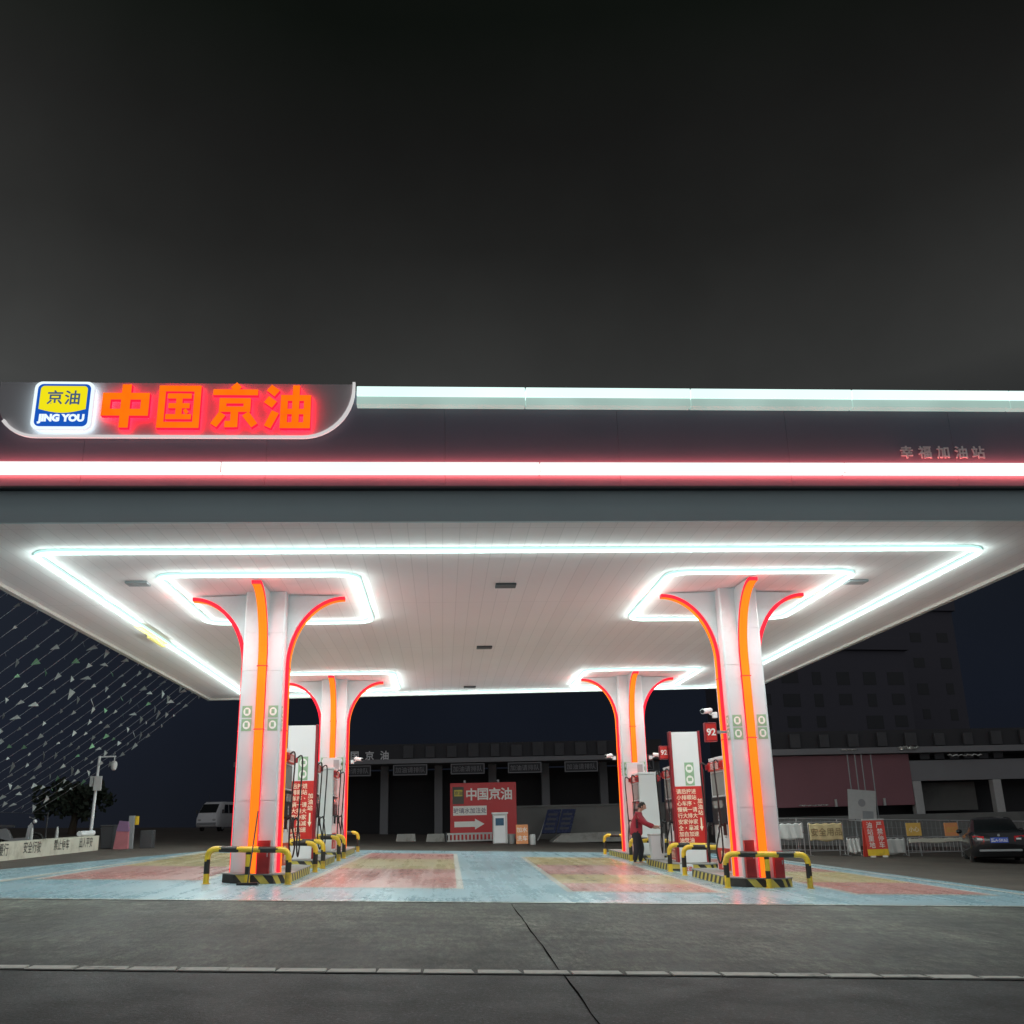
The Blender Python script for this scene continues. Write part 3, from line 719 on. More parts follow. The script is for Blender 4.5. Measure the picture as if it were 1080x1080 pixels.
NOTICE = ['请小心慢行安全加油', '后排车辆大家，自觉', '按顺序一排停靠加油', '进站、请大家减速']
def pump(x, y, label, slab, side):
    z = gz(x, y)+.17
    o = thing('fuel_pump', label, 'fuel pump', (x, y, z), group='fuel pumps on the islands')
    body = MB().box(-.30, .30, -.62, .62, 0, 2.42, .02).build('cabinet', M['white'], o)
    MB().box(-.315, .315, -.64, .64, 2.425, 2.50, .01).build('roof_cap', M['white'], o)
    for sd in (-1, 1):
        Mx = lambda a, c: (min(sd*a, sd*c), max(sd*a, sd*c))
        x0, x1 = Mx(.303, .36)
        hd = MB().box(x0, x1, -.60, .60, 2.20, 2.40, .008).build('header_sign', M['red'], o)
        t = MB(); put_text(t, '欢迎加油', .17, (sd*.363, 0, 2.30), 90*sd, off=.001); t.build('header_lettering', M['paper'], hd)
        x0, x1 = Mx(.303, .318)
        MB().box(x0, x1, -.50, .50, 1.66, 2.16, .006).build('advert_screen', M['screen'], o)
        x0, x1 = Mx(.303, .335)
        dp = MB().box(x0, x1, -.56, .56, 1.02, 1.62, .01).build('display_panel', M['black'], o)
        x0, x1 = Mx(.337, .341)
        k = MB()
        for q in range(2): k.box(x0, x1, -.36+q*.42, -.02+q*.42, 1.38, 1.54)
        k.build('price_display', M['screen'], dp)
        k = MB()
        for r_ in range(3):
            for c_ in range(3): k.box(x0, x1, -.08+c_*.06, -.035+c_*.06, 1.10+r_*.07, 1.15+r_*.07)
        k.build('keypad', M['grey'], dp)
        x0, x1 = Mx(.303, .312)
        lp = MB().box(x0, x1, -.50, .50, .06, .52).build('lower_panel', M['red'], o)
        t = MB()
        for q, st in enumerate(('禁止', '烟火')): put_text(t, st, .19, (sd*.315, 0, .38-q*.2), 90*sd, off=.004)
        t.build('panel_lettering', M['cream_print'], lp)
        t = MB(); put_text(t, '92#', .13, (sd*.303, -.28, .78), 90*sd); put_text(t, '95#', .13, (sd*.303, .28, .78), 90*sd); t.build('grade_lettering', M['darkgrey'], o)
        for ye in (-.5, .5):
            nz = MB()
            nz.box(min(sd*.34, sd*.40), max(sd*.34, sd*.40), ye-.05, ye+.05, .80, 1.06, .012)
            nz.tube([(sd*.40, ye, 1.0), (sd*.46, ye, 1.04), (sd*.50, ye, .96), (sd*.50, ye, .86)], [.022, .028, .022, .016], 8)
            nz.build('nozzle', M['black'], o, smooth=True)
            hs = MB(); pth = []
            P0 = [Vector((sd*.36, ye*1.12, 2.30)), Vector((sd*.52, ye*1.2, 2.36)), Vector((sd*.50, ye*1.22, 1.5)), Vector((sd*.47, ye*1.16, .55)), Vector((sd*.52, ye*.9, .22)), Vector((sd*.56, ye*.75, .5)), Vector((sd*.50, ye, .88))]
            for i in range(len(P0)-1):
                p0, p1, p2, p3 = P0[max(0, i-1)], P0[i], P0[i+1], P0[min(len(P0)-1, i+2)]
                for q in range(6):
                    u = q/6; pth.append(.5*((2*p1)+(p2-p0)*u+(2*p0-5*p1+4*p2-p3)*u*u+(3*p1-p0-3*p2+p3)*u**3))
            pth.append(P0[-1]); hs.tube(pth, .018, 8); hs.build('hose', M['rubber'], o, smooth=True)
            MB().box(min(sd*.30, sd*.42), max(sd*.30, sd*.42), ye*1.12-.05, ye*1.12+.05, 2.24, 2.36, .015).build('hose_bracket', M['wine'], o)
    if slab:
        ys = -.80
        boxes = (-1,) if side == 'right' else ()
        sl = MB().box(-.36, .36, ys-.09, ys+.09, 0, 3.36, .008).build('end_panel', M['white'], o)
        tr = MB()
        for sx in (-1, 1): tr.box(min(sx*.363, sx*.425), max(sx*.363, sx*.425), ys-.11, ys+.12, 0, 3.38, .006)
        tr.build('red_edge', M['wine'], sl)
        nt_ = MB().box(-.36, .36, ys-.10, ys-.093, .42, 1.93).build('notice_panel', M['red'], sl)
        t = MB()
        for ci, colm in enumerate(NOTICE):
            xx = -.27+ci*.135
            for k, chh in enumerate(colm):
                put_text(t, chh, .135, (xx, ys-.103, 1.80-k*.155), off=.0015)
        for k, chh in enumerate('加油站'): put_text(t, chh, .14, (.285, ys-.103, 1.55-k*.15), off=.002)
        t.prism([(.265, ys-.103, 1.12), (.305, ys-.103, 1.12), (.305, ys-.103, .9), (.335, ys-.103, .9), (.285, ys-.103, .78), (.235, ys-.103, .9), (.265, ys-.103, .9)], (0, .002, 0))
        t.build('notice_lettering', M['cream_print'], nt_)
        sk = MB().mat(0).box(-.06, .19, ys-.097, ys-.092, 1.95, 2.55)
        for k in range(2):
            zc = 2.10+k*.29; ring = [(.065+.10*math.cos(2*PI*i/20), zc+.11*math.sin(2*PI*i/20)) for i in range(20)]
            sk.mat(1).prism([(x_, ys-.100, z_) for x_, z_ in ring], (0, .003, 0)); sk.mat(0).box(.01, .12, ys-.104, ys-.1005, zc-.035, zc+.05)
        sk.build('safety_sticker', [M['green'], M['paper']], sl)
        for sx in boxes:
            nb = MB().box(min(sx*.43, sx*.66), max(sx*.43, sx*.66), ys+.13, ys+.30, 2.66, 3.02, .01).build('grade_box', M['wine'], o)
            pl = MB().box(min(sx*.445, sx*.645), max(sx*.445, sx*.645), ys+.123, ys+.128, 2.69, 2.99).build('grade_face', M['red'], nb)
            t = MB(); put_text(t, '92', .18, (sx*.545, ys+.119, 2.84), off=.005); t.build('grade_number', M['paper'], nb)
    return o
pl_ = ['white fuel pump close behind the front {} column', 'middle {} fuel pump with tall white end panel and red notice', 'low white fuel pump in front of the far {} column']
for cx, side in ROW:
    for (y, sb), lab in zip(((22.85, False), (27.85, True), (32.85, False)), pl_):
        pump(cx+(.10 if side == 'right' else -.04), y, lab.format(side), sb, side)
    if side == 'right':
        o = thing('grade_sign', 'red number 92 sign box on left face of front right column', 'sign', (5.74, 21.2, 3.0))
        MB().box(-.13, .13, -.07, .07, 0, .40, .012).build('sign_box', M['wine'], o)
        MB().box(-.11, .11, -.076, -.072, .03, .37).build('sign_face', M['red'], o)
        t = MB(); put_text(t, '92', .20, (0, -.079, .20), off=.006); t.build('grade_number', M['paper'], o)
        MB().box(.132, .36, -.02, .02, .17, .23).build('bracket', M['grey'], o)
    # red boxes at the foot of the front column
    fy = 20.72
for cx, xb, w, h, lab in ((-3.69, -3.52, .24, .62, 'dark red upright box at foot of front left column'), (6.47, 6.22, .20, .72, 'taller dark red box left of neon at foot of front right column'), (6.47, 6.80, .20, .52, 'shorter dark red box right of neon at foot of front right column')):
    yb = 20.62+.13
    o = thing('fire_box', lab, 'fire box', (xb, yb, gz(xb, yb)+.185), group='red boxes at the column feet')
    MB().box(-w/2, w/2, -.06, .06, 0, h, .008).build('box_body', M['boxred'], o)
    MB().box(-w/2+.015, w/2-.015, -.068, -.062, .03, h-.04, .004).build('box_door', M['boxred'], o)
    MB().box(w/2-.05, w/2-.03, -.085, -.07, h*.5, h*.5+.08).build('door_handle', M['grey'], o)
# mop leaning on the barrier
o = thing('mop', 'thin long handled floor squeegee leaning against the front left barrier', 'mop', (-3.72, 20.3, gz(-3.72, 20.3)))
MB().tube([(0, 0, .04), (.05, .08, .7), (.10, .16, 1.36)], .014, 8).build('handle', M['darkgrey'], o, smooth=True)
MB().box(-.2, .2, -.08, .08, .002, .05, .015).build('mop_head', M['black'], o)
# security cameras on the columns
def cctv(x, y, z, d, label):
    o = thing('security_camera', label, 'camera', (x, y, z), group='cameras on the columns')
    MB().box(-.05, .05, -.05, .05, -.06, .06, .01).build('mount', M['white'], o)
    MB().tube([(0, 0, 0), (d*.12, -.05, .02), (d*.16, -.10, .07)], .018, 8).build('arm', M['white'], o, smooth=True)
    b = MB(); b.tube([(d*.10, -.05, .10), (d*.34, -.30, .05)], .055, 12); b.build('camera_body', M['white'], o, smooth=True)
    MB().tube([(d*.345, -.305, .049), (d*.35, -.312, .048)], .04, 12).build('lens', M['black'], o)
cctv(5.84, 21.1, 3.55, -1, 'white camera on the left face of front right column')
cctv(5.87, 34.3, 3.5, -1, 'small white camera on left edge of far right column')
cctv(7.13, 34.3, 3.5, 1, 'small white camera on right edge of far right column')
cctv(-3.03, 34.3, 3.55, 1, 'small white camera on right edge of far left column')
# bin and little box by the right row
bx, by = 5.98, 28.7
o = thing('waste_bin', 'white plastic bin beside the worker at middle right pump', 'bin', (bx, by, gz(bx, by)+.19))
MB().loft([[(-.16, -.14, 0), (.16, -.14, 0), (.16, .14, 0), (-.16, .14, 0)], [(-.2, -.18, .62), (.2, -.18, .62), (.2, .18, .62), (-.2, .18, .62)]]).build('bin_body', M['white'], o)
MB().box(-.215, .215, -.195, .195, .622, .67, .012).build('rim', M['lightgrey'], o)
bx, by = 6.05, 25.6
o = thing('carton', 'small white carton with red print on ground before middle right pump', 'carton', (bx, by, gz(bx, by)))
cb = MB().box(-.14, .14, -.12, .12, 0, .2, .006).build('carton_body', M['white'], o)
t = MB(); put_text(t, '加油', .12, (0, -.123, .1), off=.004); t.build('carton_print', M['red'], cb)

# ------------------------------------------------------------------ person
def skin_mesh(verts, edges, sub=2):
    me = bpy.data.meshes.new('body'); me.from_pydata([v[0] for v in verts], edges, [])
    ob = bpy.data.objects.new('body', me); C.objects.link(ob)
    ob.modifiers.new('s', 'SKIN'); sv = me.skin_vertices[0].data
    for i, v in enumerate(verts): sv[i].radius = v[1] if isinstance(v[1], tuple) else (v[1], v[1])
    sv[0].use_root = True
    md = ob.modifiers.new('d', 'SUBSURF'); md.levels = sub; md.render_levels = sub
    dg = bpy.context.evaluated_depsgraph_get(); dg.update()
    r = bpy.data.meshes.new_from_object(ob.evaluated_get(dg)); bpy.data.objects.remove(ob); return r
def make_person(x, y, rz, z):
    I = Matrix.Identity(4)
    V = [((-.03, 0, .92), .11), ((0, 0, 1.12), .10), ((.05, 0, 1.30), .11), ((.09, 0, 1.42), .055), ((.12, 0, 1.49), .05), ((.15, 0, 1.58), .07)]
    Ed = [(0, 1), (1, 2), (2, 3), (3, 4), (4, 5)]
    hands = []
    for s_, reach in ((1, (.56, .06, 1.0)), (-1, (.60, -.06, 1.04))):
        b0 = len(V)
        V += [((.05, s_*.17, 1.37), .055), ((.20, s_*.22, 1.14), .042), ((reach[0]-.14, reach[1]*1.6, reach[2]), .03), ((reach[0]-.05, reach[1], reach[2]), (.035, .022))]
        Ed += [(2, b0), (b0, b0+1), (b0+1, b0+2), (b0+2, b0+3)]; hands.append((s_, reach))
        b0 = len(V)
        fx = .06*s_
        V += [((-.02, s_*.10, .84), .085), ((.03+fx, s_*.11, .48), .058), ((-.03+fx, s_*.11, .09), .042), ((.10+fx, s_*.12, .04), .04)]
        Ed += [(0, b0), (b0, b0+1), (b0+1, b0+2), (b0+2, b0+3)]
    body = MB(); body.mesh(skin_mesh(V, Ed), I)
    # head with face, looking down at the nozzle
    Hm = Matrix.Translation((.165, 0, 1.585)) @ Matrix.Rotation(R(18), 4, 'Y')
    t = bmesh.new(); bmesh.ops.create_uvsphere(t, u_segments=20, v_segments=14, radius=1)
    for v in t.verts:
        p = v.co.copy(); w = 1-.22*max(0, -p.z)
        v.co = Vector((p.x*.098*w+.004, p.y*.076*w, p.z*.118))
    body._merge(t, Hm)
    def hb(c, a, b_, c_):
        q = bmesh.new(); bmesh.ops.create_uvsphere(q, u_segments=10, v_segments=8, radius=1)
        for v in q.verts: v.co = Vector((c[0]+v.co.x*a, c[1]+v.co.y*b_, c[2]+v.co.z*c_))
        body._merge(q, Hm)
    hb((.102, 0, -.018), .018, .014, .026)
    for s_ in (-1, 1): hb((0, s_*.078, -.01), .018, .012, .032)
    body.mat(1)
    for s_ in (-1, 1): hb((.088, s_*.032, .012), .010, .012, .007)
    body.mat(2); hb((.092, 0, -.062), .008, .024, .006); body.mat(0)
    for s_, (rx, ry, rz_) in hands:     # palms end in four curled fingers and a thumb
        for k in range(4):
            yk = ry+s_*(.026-.017*k); ln = (.068, .076, .07, .056)[k]
            body.tube([(rx-.06, yk, rz_), (rx-.06+ln*.55, yk, rz_+.006), (rx-.06+ln, yk, rz_-.018), (rx-.06+ln*.92, yk, rz_-.04)], [.010, .010, .009, .007], 7)
        body.tube([(rx-.10, ry-s_*.02, rz_-.005), (rx-.065, ry-s_*.05, rz_-.01), (rx-.03, ry-s_*.045, rz_-.03)], [.012, .011, .008], 7)
    for f in body.bm.faces:
        c_ = f.calc_center_median()
        if f.material_index == 0 and c_.x < .35:
            if .1 < c_.z < .9: f.material_index = 3
            elif .9 <= c_.z < 1.42 and abs(c_.y) < .2: f.material_index = 4
    p = body.build('person', [M['skin'], M['black'], M['wine'], M['trouser'], M['jacket']], None, smooth=True)
    p.scale = (1.12, 1.2, 1.0); p.location = (x, y, z); p.rotation_euler = (0, 0, rz)
    tag(p, 'worker in red jacket and dark trousers bending to a pump nozzle', 'person')
    J = [((-.03, 0, .76), (.16, .19)), ((-.02, 0, .94), (.15, .175)), ((.0, 0, 1.12), (.135, .165)), ((.05, 0, 1.31), (.135, .175)), ((.085, 0, 1.43), .085)]
    je = [(0, 1), (1, 2), (2, 3), (3, 4)]
    for s_, (rx, ry, rz_) in hands:
        b0 = len(J); J += [((.05, s_*.18, 1.36), .09), ((.20, s_*.23, 1.14), .075), ((rx-.16, ry*1.7, rz_+.005), .055)]
        je += [(3, b0), (b0, b0+1), (b0+1, b0+2)]
    MB().mesh(skin_mesh(J, je), I).build('jacket', M['jacket'], p, smooth=True)
    T = [((-.03, 0, .93), (.125, .145))]; te = []
    for s_ in (1, -1):
        b0 = len(T); fx = .06*s_; T += [((-.02, s_*.10, .82), .105), ((.03+fx, s_*.11, .48), .08), ((-.03+fx, s_*.11, .12), .062)]; te += [(0, b0), (b0, b0+1), (b0+1, b0+2)]
    MB().mesh(skin_mesh(T, te), I).build('trousers', M['trouser'], p, smooth=True)
    hr = MB(); t = bmesh.new(); bmesh.ops.create_uvsphere(t, u_segments=20, v_segments=14, radius=1)
    for v in t.verts:
        q = v.co; j = 1+.04*math.sin(9*q.x+7*q.z)+.03*math.sin(13*q.y)
        v.co = Vector((q.x*.104*j-.006, q.y*.084*j, q.z*.122*j+.006))
    bmesh.ops.delete(t, geom=[f for f in t.faces if f.calc_center_median().x > .035 and f.calc_center_median().z < .058 or f.calc_center_median().z < -.05], context='FACES')
    hr._merge(t, Hm); hr.build('hair', M['hair'], p, smooth=True)
    for s_ in (1, -1):
        fx = .06*s_
        MB().loft([[(-.09+fx, s_*.11-.035, .0), (-.09+fx, s_*.11+.035, .0), (-.09+fx, s_*.11+.03, .08), (-.09+fx, s_*.11-.03, .08)], [(.03+fx, s_*.115-.045, .0), (.03+fx, s_*.115+.045, .0), (.03+fx, s_*.115+.035, .085), (.03+fx, s_*.115-.035, .085)],
                   [(.17+fx, s_*.12-.035, .0), (.17+fx, s_*.12+.035, .0), (.16+fx, s_*.12+.025, .04), (.16+fx, s_*.12-.025, .04)]]).build('shoe', M['shoe'], p, smooth=True)
    MB().box(-.01, .05, -.175, -.166, 1.0, 1.28, .003).build('jacket_stripe', M['jacketdark'], p)
    return p
make_person(5.50, 29.0, R(-14), gz(5.5, 29.0))

# ------------------------------------------------------------------ left side: wall, pole, pennants
wx = -11.65
o = thing('low_wall', 'low whitewashed wall with stencilled black characters at left edge', 'wall', (wx, 30, gz(wx, 30)))
def onw(x, y): return gz(wx+x, 30+y)-gz(wx, 30)
k = MB(); q = [(0, -14), (0, 6.0), (-.28, 6.0), (-.28, -14)]
a = [k.bm.verts.new((x, y, onw(x, y)-.1)) for x, y in q]; c = [k.bm.verts.new((x, y, onw(x, y)+.47)) for x, y in q]
k._f(a[::-1]); k._f(c)
for i in range(4): k._f([a[i], a[(i+1) % 4], c[(i+1) % 4], c[i]])
wl = k.build('wall_body', M['wallwhite'], o)
t = MB()
for y, wd in ((-1.9, '车辆慢行'), (.35, '安全行驶'), (2.6, '禁止停车'), (4.75, '出入平安')):
    put_text(t, wd, .34, (.004, y, onw(0, y)+.29), 90, off=.003, sx=.95)
t.build('stencil_lettering', M['black'], o)
MB().tube([(-.14, 4.3, onw(0, 4.3)+.56), (-.14, 5.6, onw(0, 5.6)+.56)], .085, 12).build('wall_roll', M['white'], o, smooth=True)
bpy.data.objects.remove(o.children[-1]) if o.children[-1].name.startswith('wall_roll') else None
o = thing('foam_roll', 'white roll lying along the end of low stencilled wall', 'roll', (wx-.14, 35.0, gz(wx, 35)+.47))
MB().tube([(0, -.55, .087), (0, .75, .087+.018)], .085, 12).build('roll_body', M['white'], o, smooth=True)
# camera pole
px, py = -12.35, 37.2
o = thing('camera_pole', 'white pole with cranked arm, dome camera and equipment box at left', 'pole', (px, py, gz(px, py)))
MB().tube([(0, 0, 0), (.02, 0, 1.5), (.05, 0, 3.15)], [.06, .052, .045], 12).build('pole', M['white'], o, smooth=True)
MB().tube([(.05, 0, 3.12), (.62, 0, 3.13)], .028, 10).build('arm', M['white'], o, smooth=True)
MB().tube([(.58, 0, 3.12), (.58, 0, 2.95)], .02, 8).lathe([(.05, 2.97), (.10, 2.93), (.115, 2.82), (.10, 2.72), (.06, 2.65)], .58, 0, 16).build('dome_camera', M['lightgrey'], o, smooth=True)
MB().box(-.02, .24, -.16, -.06, 1.95, 2.45, .01).box(-.18, -.06, -.1, .04, 2.1, 2.45, .01).build('equipment_box', M['lightgrey'], o)
# bin, leaning board, flag post at the end of the wall
x, y = -11.75, 37.3
o = thing('dustbin', 'dark grey wheeled dustbin at the end of low wall', 'dustbin', (x, y, gz(x, y)))
MB().loft([[(-.17, -.2, .02), (.17, -.2, .02), (.17, .2, .02), (-.17, .2, .02)], [(-.22, -.25, .74), (.22, -.25, .74), (.22, .25, .74), (-.22, .25, .74)]]).build('bin_body', M['darkgrey'], o)
MB().box(-.24, .24, -.27, .27, .742, .80, .02).build('lid', M['darkgrey'], o)
x, y = -11.2, 37.0
o = thing('notice_stand', 'faded pink board with purple cloth draped over its top', 'notice board', (x, y, gz(x, y)))
MB().loft([[(-.24, -.1, 0), (.24, -.1, 0), (.24, .1, 0), (-.24, .1, 0)], [(-.18, -.03, .72), (.22, -.03, .72), (.22, .05, .72), (-.18, .05, .72)]]).build('board', M['pinkboard'], o)
MB().loft([[(-.20, -.06, .6), (.24, -.06, .58), (.24, .09, .6), (-.20, .09, .6)], [(-.12, -.03, .95), (.18, -.03, .92), (.18, .05, .92), (-.12, .05, .95)]]).build('draped_cloth', M['purple'], o)
x, y = -11.0, 37.6
o = thing('marker_post', 'grey post with yellow plate standing behind the pink board', 'post', (x, y, gz(x, y)))
MB().box(-.18, .02, -.05, .05, 0, 1.12, .01).build('post_body', M['grey'], o)
MB().box(.03, .16, -.03, .03, .80, 1.10, .015).build('yellow_plate', M['yellow'], o)
x, y = -10.65, 38.2
tag(MB().box(-.22, .22, -.2, .2, 0, .62, .02).build('cabinet', M['darkgrey'], None, loc=(x, y, gz(x, y))), 'small dark grey cabinet on ground right of the pink board', 'cabinet')
# scooter behind the wall
x, y = -14.6, 36.5
o = thing('motor_scooter', 'pale motor scooter parked behind low wall seen above its top', 'scooter', (x, y, gz(x, y)), R(8))
for xw in (-.62, .62):
    wv = MB(); pt = [(xw+.24*math.cos(2*PI*i/20), 0, .25+.24*math.sin(2*PI*i/20)) for i in range(20)]; wv.tube(pt, .045, 8, closed=True); wv.tube([(xw, -.05, .25), (xw, .05, .25)], .17, 14); wv.build('wheel', M['rubber'], o, smooth=True)
MB().loft([[(-.75, -.1, .42), (-.75, .1, .42), (-.78, .08, .62), (-.78, -.08, .62)], [(-.3, -.17, .3), (-.3, .17, .3), (-.3, .15, .68), (-.3, -.15, .68)], [(-.12, -.16, .26), (-.12, .16, .26), (-.12, .16, .34), (-.12, -.16, .34)], [(.36, -.16, .26), (.36, .16, .26), (.34, .16, .36), (.34, -.16, .36)], [(.46, -.15, .3), (.46, .15, .3), (.39, .15, .74), (.39, -.15, .74)], [(.55, -.06, .5), (.55, .06, .5), (.47, .07, .86), (.47, -.07, .86)]]).build('fairing', M['plaza'], o, smooth=True)
MB().loft([[(-.85, -.1, .70), (-.85, .1, .70), (-.85, .09, .80), (-.85, -.09, .80)], [(-.1, -.14, .70), (-.1, .14, .70), (-.1, .12, .78), (-.1, -.12, .78)]]).build('saddle', M['darkgrey'], o, smooth=True)
MB().tube([(.45, -.34, 1.02), (.50, -.1, .98), (.50, .1, .98), (.45, .34, 1.02)], .022, 8).build('handlebar', M['steel'], o, smooth=True)
MB().ball((.55, 0, .88), .07, .08, .07).build('headlight', M['white'], o, smooth=True)
for (x, y), lab in zip(((-12.9, 33.4), (-12.7, 35.0)), ('short white marker post behind wall, nearer the scooter', 'short white marker post behind wall, nearer the camera pole')):
    tag(MB().lathe([(.05, 0), (.055, .45), (.05, .6), (.03, .74), (.02, .76)], 0, 0, 12).build('marker_post', M['lightgrey'], None, True, (x, y, gz(x, y))), lab, 'post', 'white posts behind the wall')
# low cable the pennant strings are tied to
o = thing('cable_fence', 'thin dark cable on posts where the pennant strings end', 'fence', (-14.7, 28, gz(-14.7, 28)))
for i in range(5):
    yy_ = 17+i*5.6; MB().tube([(0, yy_-28, gz(-14.7, yy_)-gz(-14.7, 28)), (0, yy_-28, 1.35)], .03, 8).build('post', M['darkgrey'], o)
MB().tube([(0, -11, 1.3), (0, 11.4, 1.3)], .008, 6).build('cable', M['darkgrey'], o)
zc_ = gz(-14.7, 28)+1.3
fm = []
for v in range(4):
    mb = MB(); a = random.uniform(-.12, .12); w = (.17, .2, .15, .19)[v]; h = (.26, .3, .22, .24)[v]
    mb.prism([(-w/2, 0, 0), (w/2, 0, 0), (a, .03*(v-1.5), -h)], (0, .004, 0))
    fo = mb.build('pennant', M['flag_g'] if v == 3 else M['flag']); fm.append(fo.data); bpy.data.objects.remove(fo)
nstr = 25
for i in range(nstr):
    y = 17.6 + i*.86
    A = Vector((XL-.12, y+.1, ZC+.25)); B = Vector((-14.7, y-.4, zc_)); 
    o = thing('pennant_string', 'slanting string of small white pennants running down from canopy left edge', 'bunting', tuple(A), 0, 'pennant strings left of the canopy')
    n = 14; sag = .22
    P = [(B-A)*(k/n) + Vector((0, 0, -sag*4*(k/n)*(1-k/n))) for k in range(n+1)]
    MB().tube(P, .0042, 5).build('cord', M['cord'], o)
    nf = 13; ph = random.random()*.6
    for k in range(nf):
        t_ = (k+.25+ph)/nf*.97
        p = (B-A)*t_ + Vector((0, 0, -sag*4*t_*(1-t_)-.008))
        f = bpy.data.objects.new('pennant', fm[random.choice((0, 0, 0, 1, 1, 2, 2, 2, 1, 3))]); C.objects.link(f); f.parent = o
        f.location = p; f.rotation_euler = (random.uniform(-.7, .7), .70+random.uniform(-.25, .25), random.uniform(-1.1, 1.1))
        sc = random.uniform(.45, 1.0); f.scale = (sc, sc, sc)

# ------------------------------------------------------------------ vehicles
def ring_car(y, w, zb, zt, tw, crown=.02, n=6):
    """closed cross-section of a car body at length y: half width w at belt, tw at top"""
    pts = [(-w*.93, y, zb), (w*.93, y, zb), (w, y, zb+.12), (w, y, (zb+zt)/2), (w*.985, y, zt-.10), (tw, y, zt), (0, y, zt+crown), (-tw, y, zt), (-w*.985, y, zt-.10), (-w, y, (zb+zt)/2), (-w, y, zb+.12)]
    return pts
def wheel(root, x, y, r, wd):
    t = MB(); pt = [(x, y+(r-.06)*math.cos(2*PI*i/24), r+(r-.06)*math.sin(2*PI*i/24)) for i in range(24)]; t.tube(pt, .085, 10, closed=True)
    w_ = t.build('wheel', M['rubber'], root, smooth=True)
    rm = MB(); rm.tube([(x-.07, y, r), (x+.07, y, r)], r*.62, 18); rm.build('rim', M['steel'], w_)
cx_, cy_ = 18.65, 34.0
car = thing('parked_car', 'black saloon seen from behind with blue number plate, right edge', 'car', (cx_, cy_, gz(cx_, cy_)-.06), R(-24))
secs = [ring_car(-2.28, .70, .42, .82, .62), ring_car(-2.2, .80, .28, .98, .70), ring_car(-1.9, .87, .22, 1.03, .74), ring_car(-1.2, .90, .20, 1.02, .78), ring_car(0, .90, .19, .98, .80), ring_car(1.0, .89, .19, .96, .78), ring_car(1.7, .86, .20, .90, .72), ring_car(2.15, .78, .26, .78, .62), ring_car(2.3, .66, .36, .66, .52)]
MB().loft(secs).build('body', M['carpaint'], car, smooth=True)
def cab(y, w0, z0, w1, z1): return [(-w0, y, z0), (w0, y, z0), (w1, y, z1), (w1*.8, y, z1+.03), (0, y, z1+.045), (-w1*.8, y, z1+.03), (-w1, y, z1)]
MB().loft([cab(-1.75, .70, 1.0, .66, 1.03), cab(-1.05, .74, 1.0, .58, 1.36), cab(-.4, .76, .98, .59, 1.42), cab(.35, .76, .97, .58, 1.40), cab(1.25, .74, .94, .70, .97)]).build('windows', M['glass'], car, smooth=True)
MB().loft([cab(-1.0, .57, 1.385, .55, 1.40), cab(-.4, .585, 1.43, .57, 1.445), cab(.35, .575, 1.41, .56, 1.425)]).build('roof', M['carpaint'], car, smooth=True)
for sx in (-1, 1):
    for y in (-1.4, 1.4): wheel(car, sx*.80, y, .32, .2)
    tl = MB().loft([[(sx*.44, -2.285, .74), (sx*.76, -2.22, .76), (sx*.76, -2.22, .92), (sx*.44, -2.285, .90)], [(sx*.44, -2.15, .74), (sx*.82, -1.98, .76), (sx*.82, -1.98, .93), (sx*.44, -2.15, .90)]]).build('tail_light', M['tail'], car)
    MB().box(min(sx*.50, sx*.64), max(sx*.50, sx*.64), -2.296, -2.28, .79, .84).build('reversing_lamp', M['white'], tl)
    MB().ball((sx*.98, .62, 1.02), .10, .06, .075).build('mirror', M['carpaint'], car, smooth=True)
pt_ = MB().box(-.26, .26, -2.315, -2.295, .70, .86).build('number_plate', M['plate'], car)
MB().box(-.62, .62, -2.325, -2.25, .44, .50, .01).build('bumper_trim', M['grey'], car)
t = MB(); put_text(t, '冀A·5K62', .12, (0, -2.319, .78), off=.002); t.build('plate_lettering', M['paper'], pt_)
MB().lathe([(.04, 0), (.04, .01)], 0, 0, 12).build('badge', M['steel'], car).matrix_local = Matrix.Translation((0, -2.30, .93)) @ Matrix.Rotation(R(90), 4, 'X')

vx, vy = -18.2, 86
bus = thing('minibus', 'white minibus parked in the dark behind front left column', 'minibus', (vx, vy, gz(vx, vy)), R(0))
bus.rotation_euler = (0, 0, R(76))
# local: front towards -x, length along x
def rb(x, hw, zb, zt, tw): return [(x, -hw*.95, zb), (x, hw*.95, zb), (x, hw, zb+.2), (x, hw, zb+(zt-zb)*.55), (x, tw, zt-.12), (x, tw*.85, zt), (x, -tw*.85, zt), (x, -tw, zt-.12), (x, -hw, zb+(zt-zb)*.55), (x, -hw, zb+.2)]
MB().loft([rb(-2.5, .85, .45, 1.25, .75), rb(-2.38, .95, .34, 1.5, .80), rb(-1.7, .98, .32, 2.15, .80), rb(-1.3, .98, .32, 2.28, .84), rb(2.3, .98, .32, 2.28, .86), rb(2.5, .92, .4, 2.15, .8)]).build('body', M['buspaint'], bus, smooth=True)
MB().prism([(-2.40, -.72, 1.42), (-2.40, .72, 1.42), (-1.80, .66, 2.08), (-1.80, -.66, 2.08)], (-.06, 0, .02)).build('windscreen', M['glass'], bus)
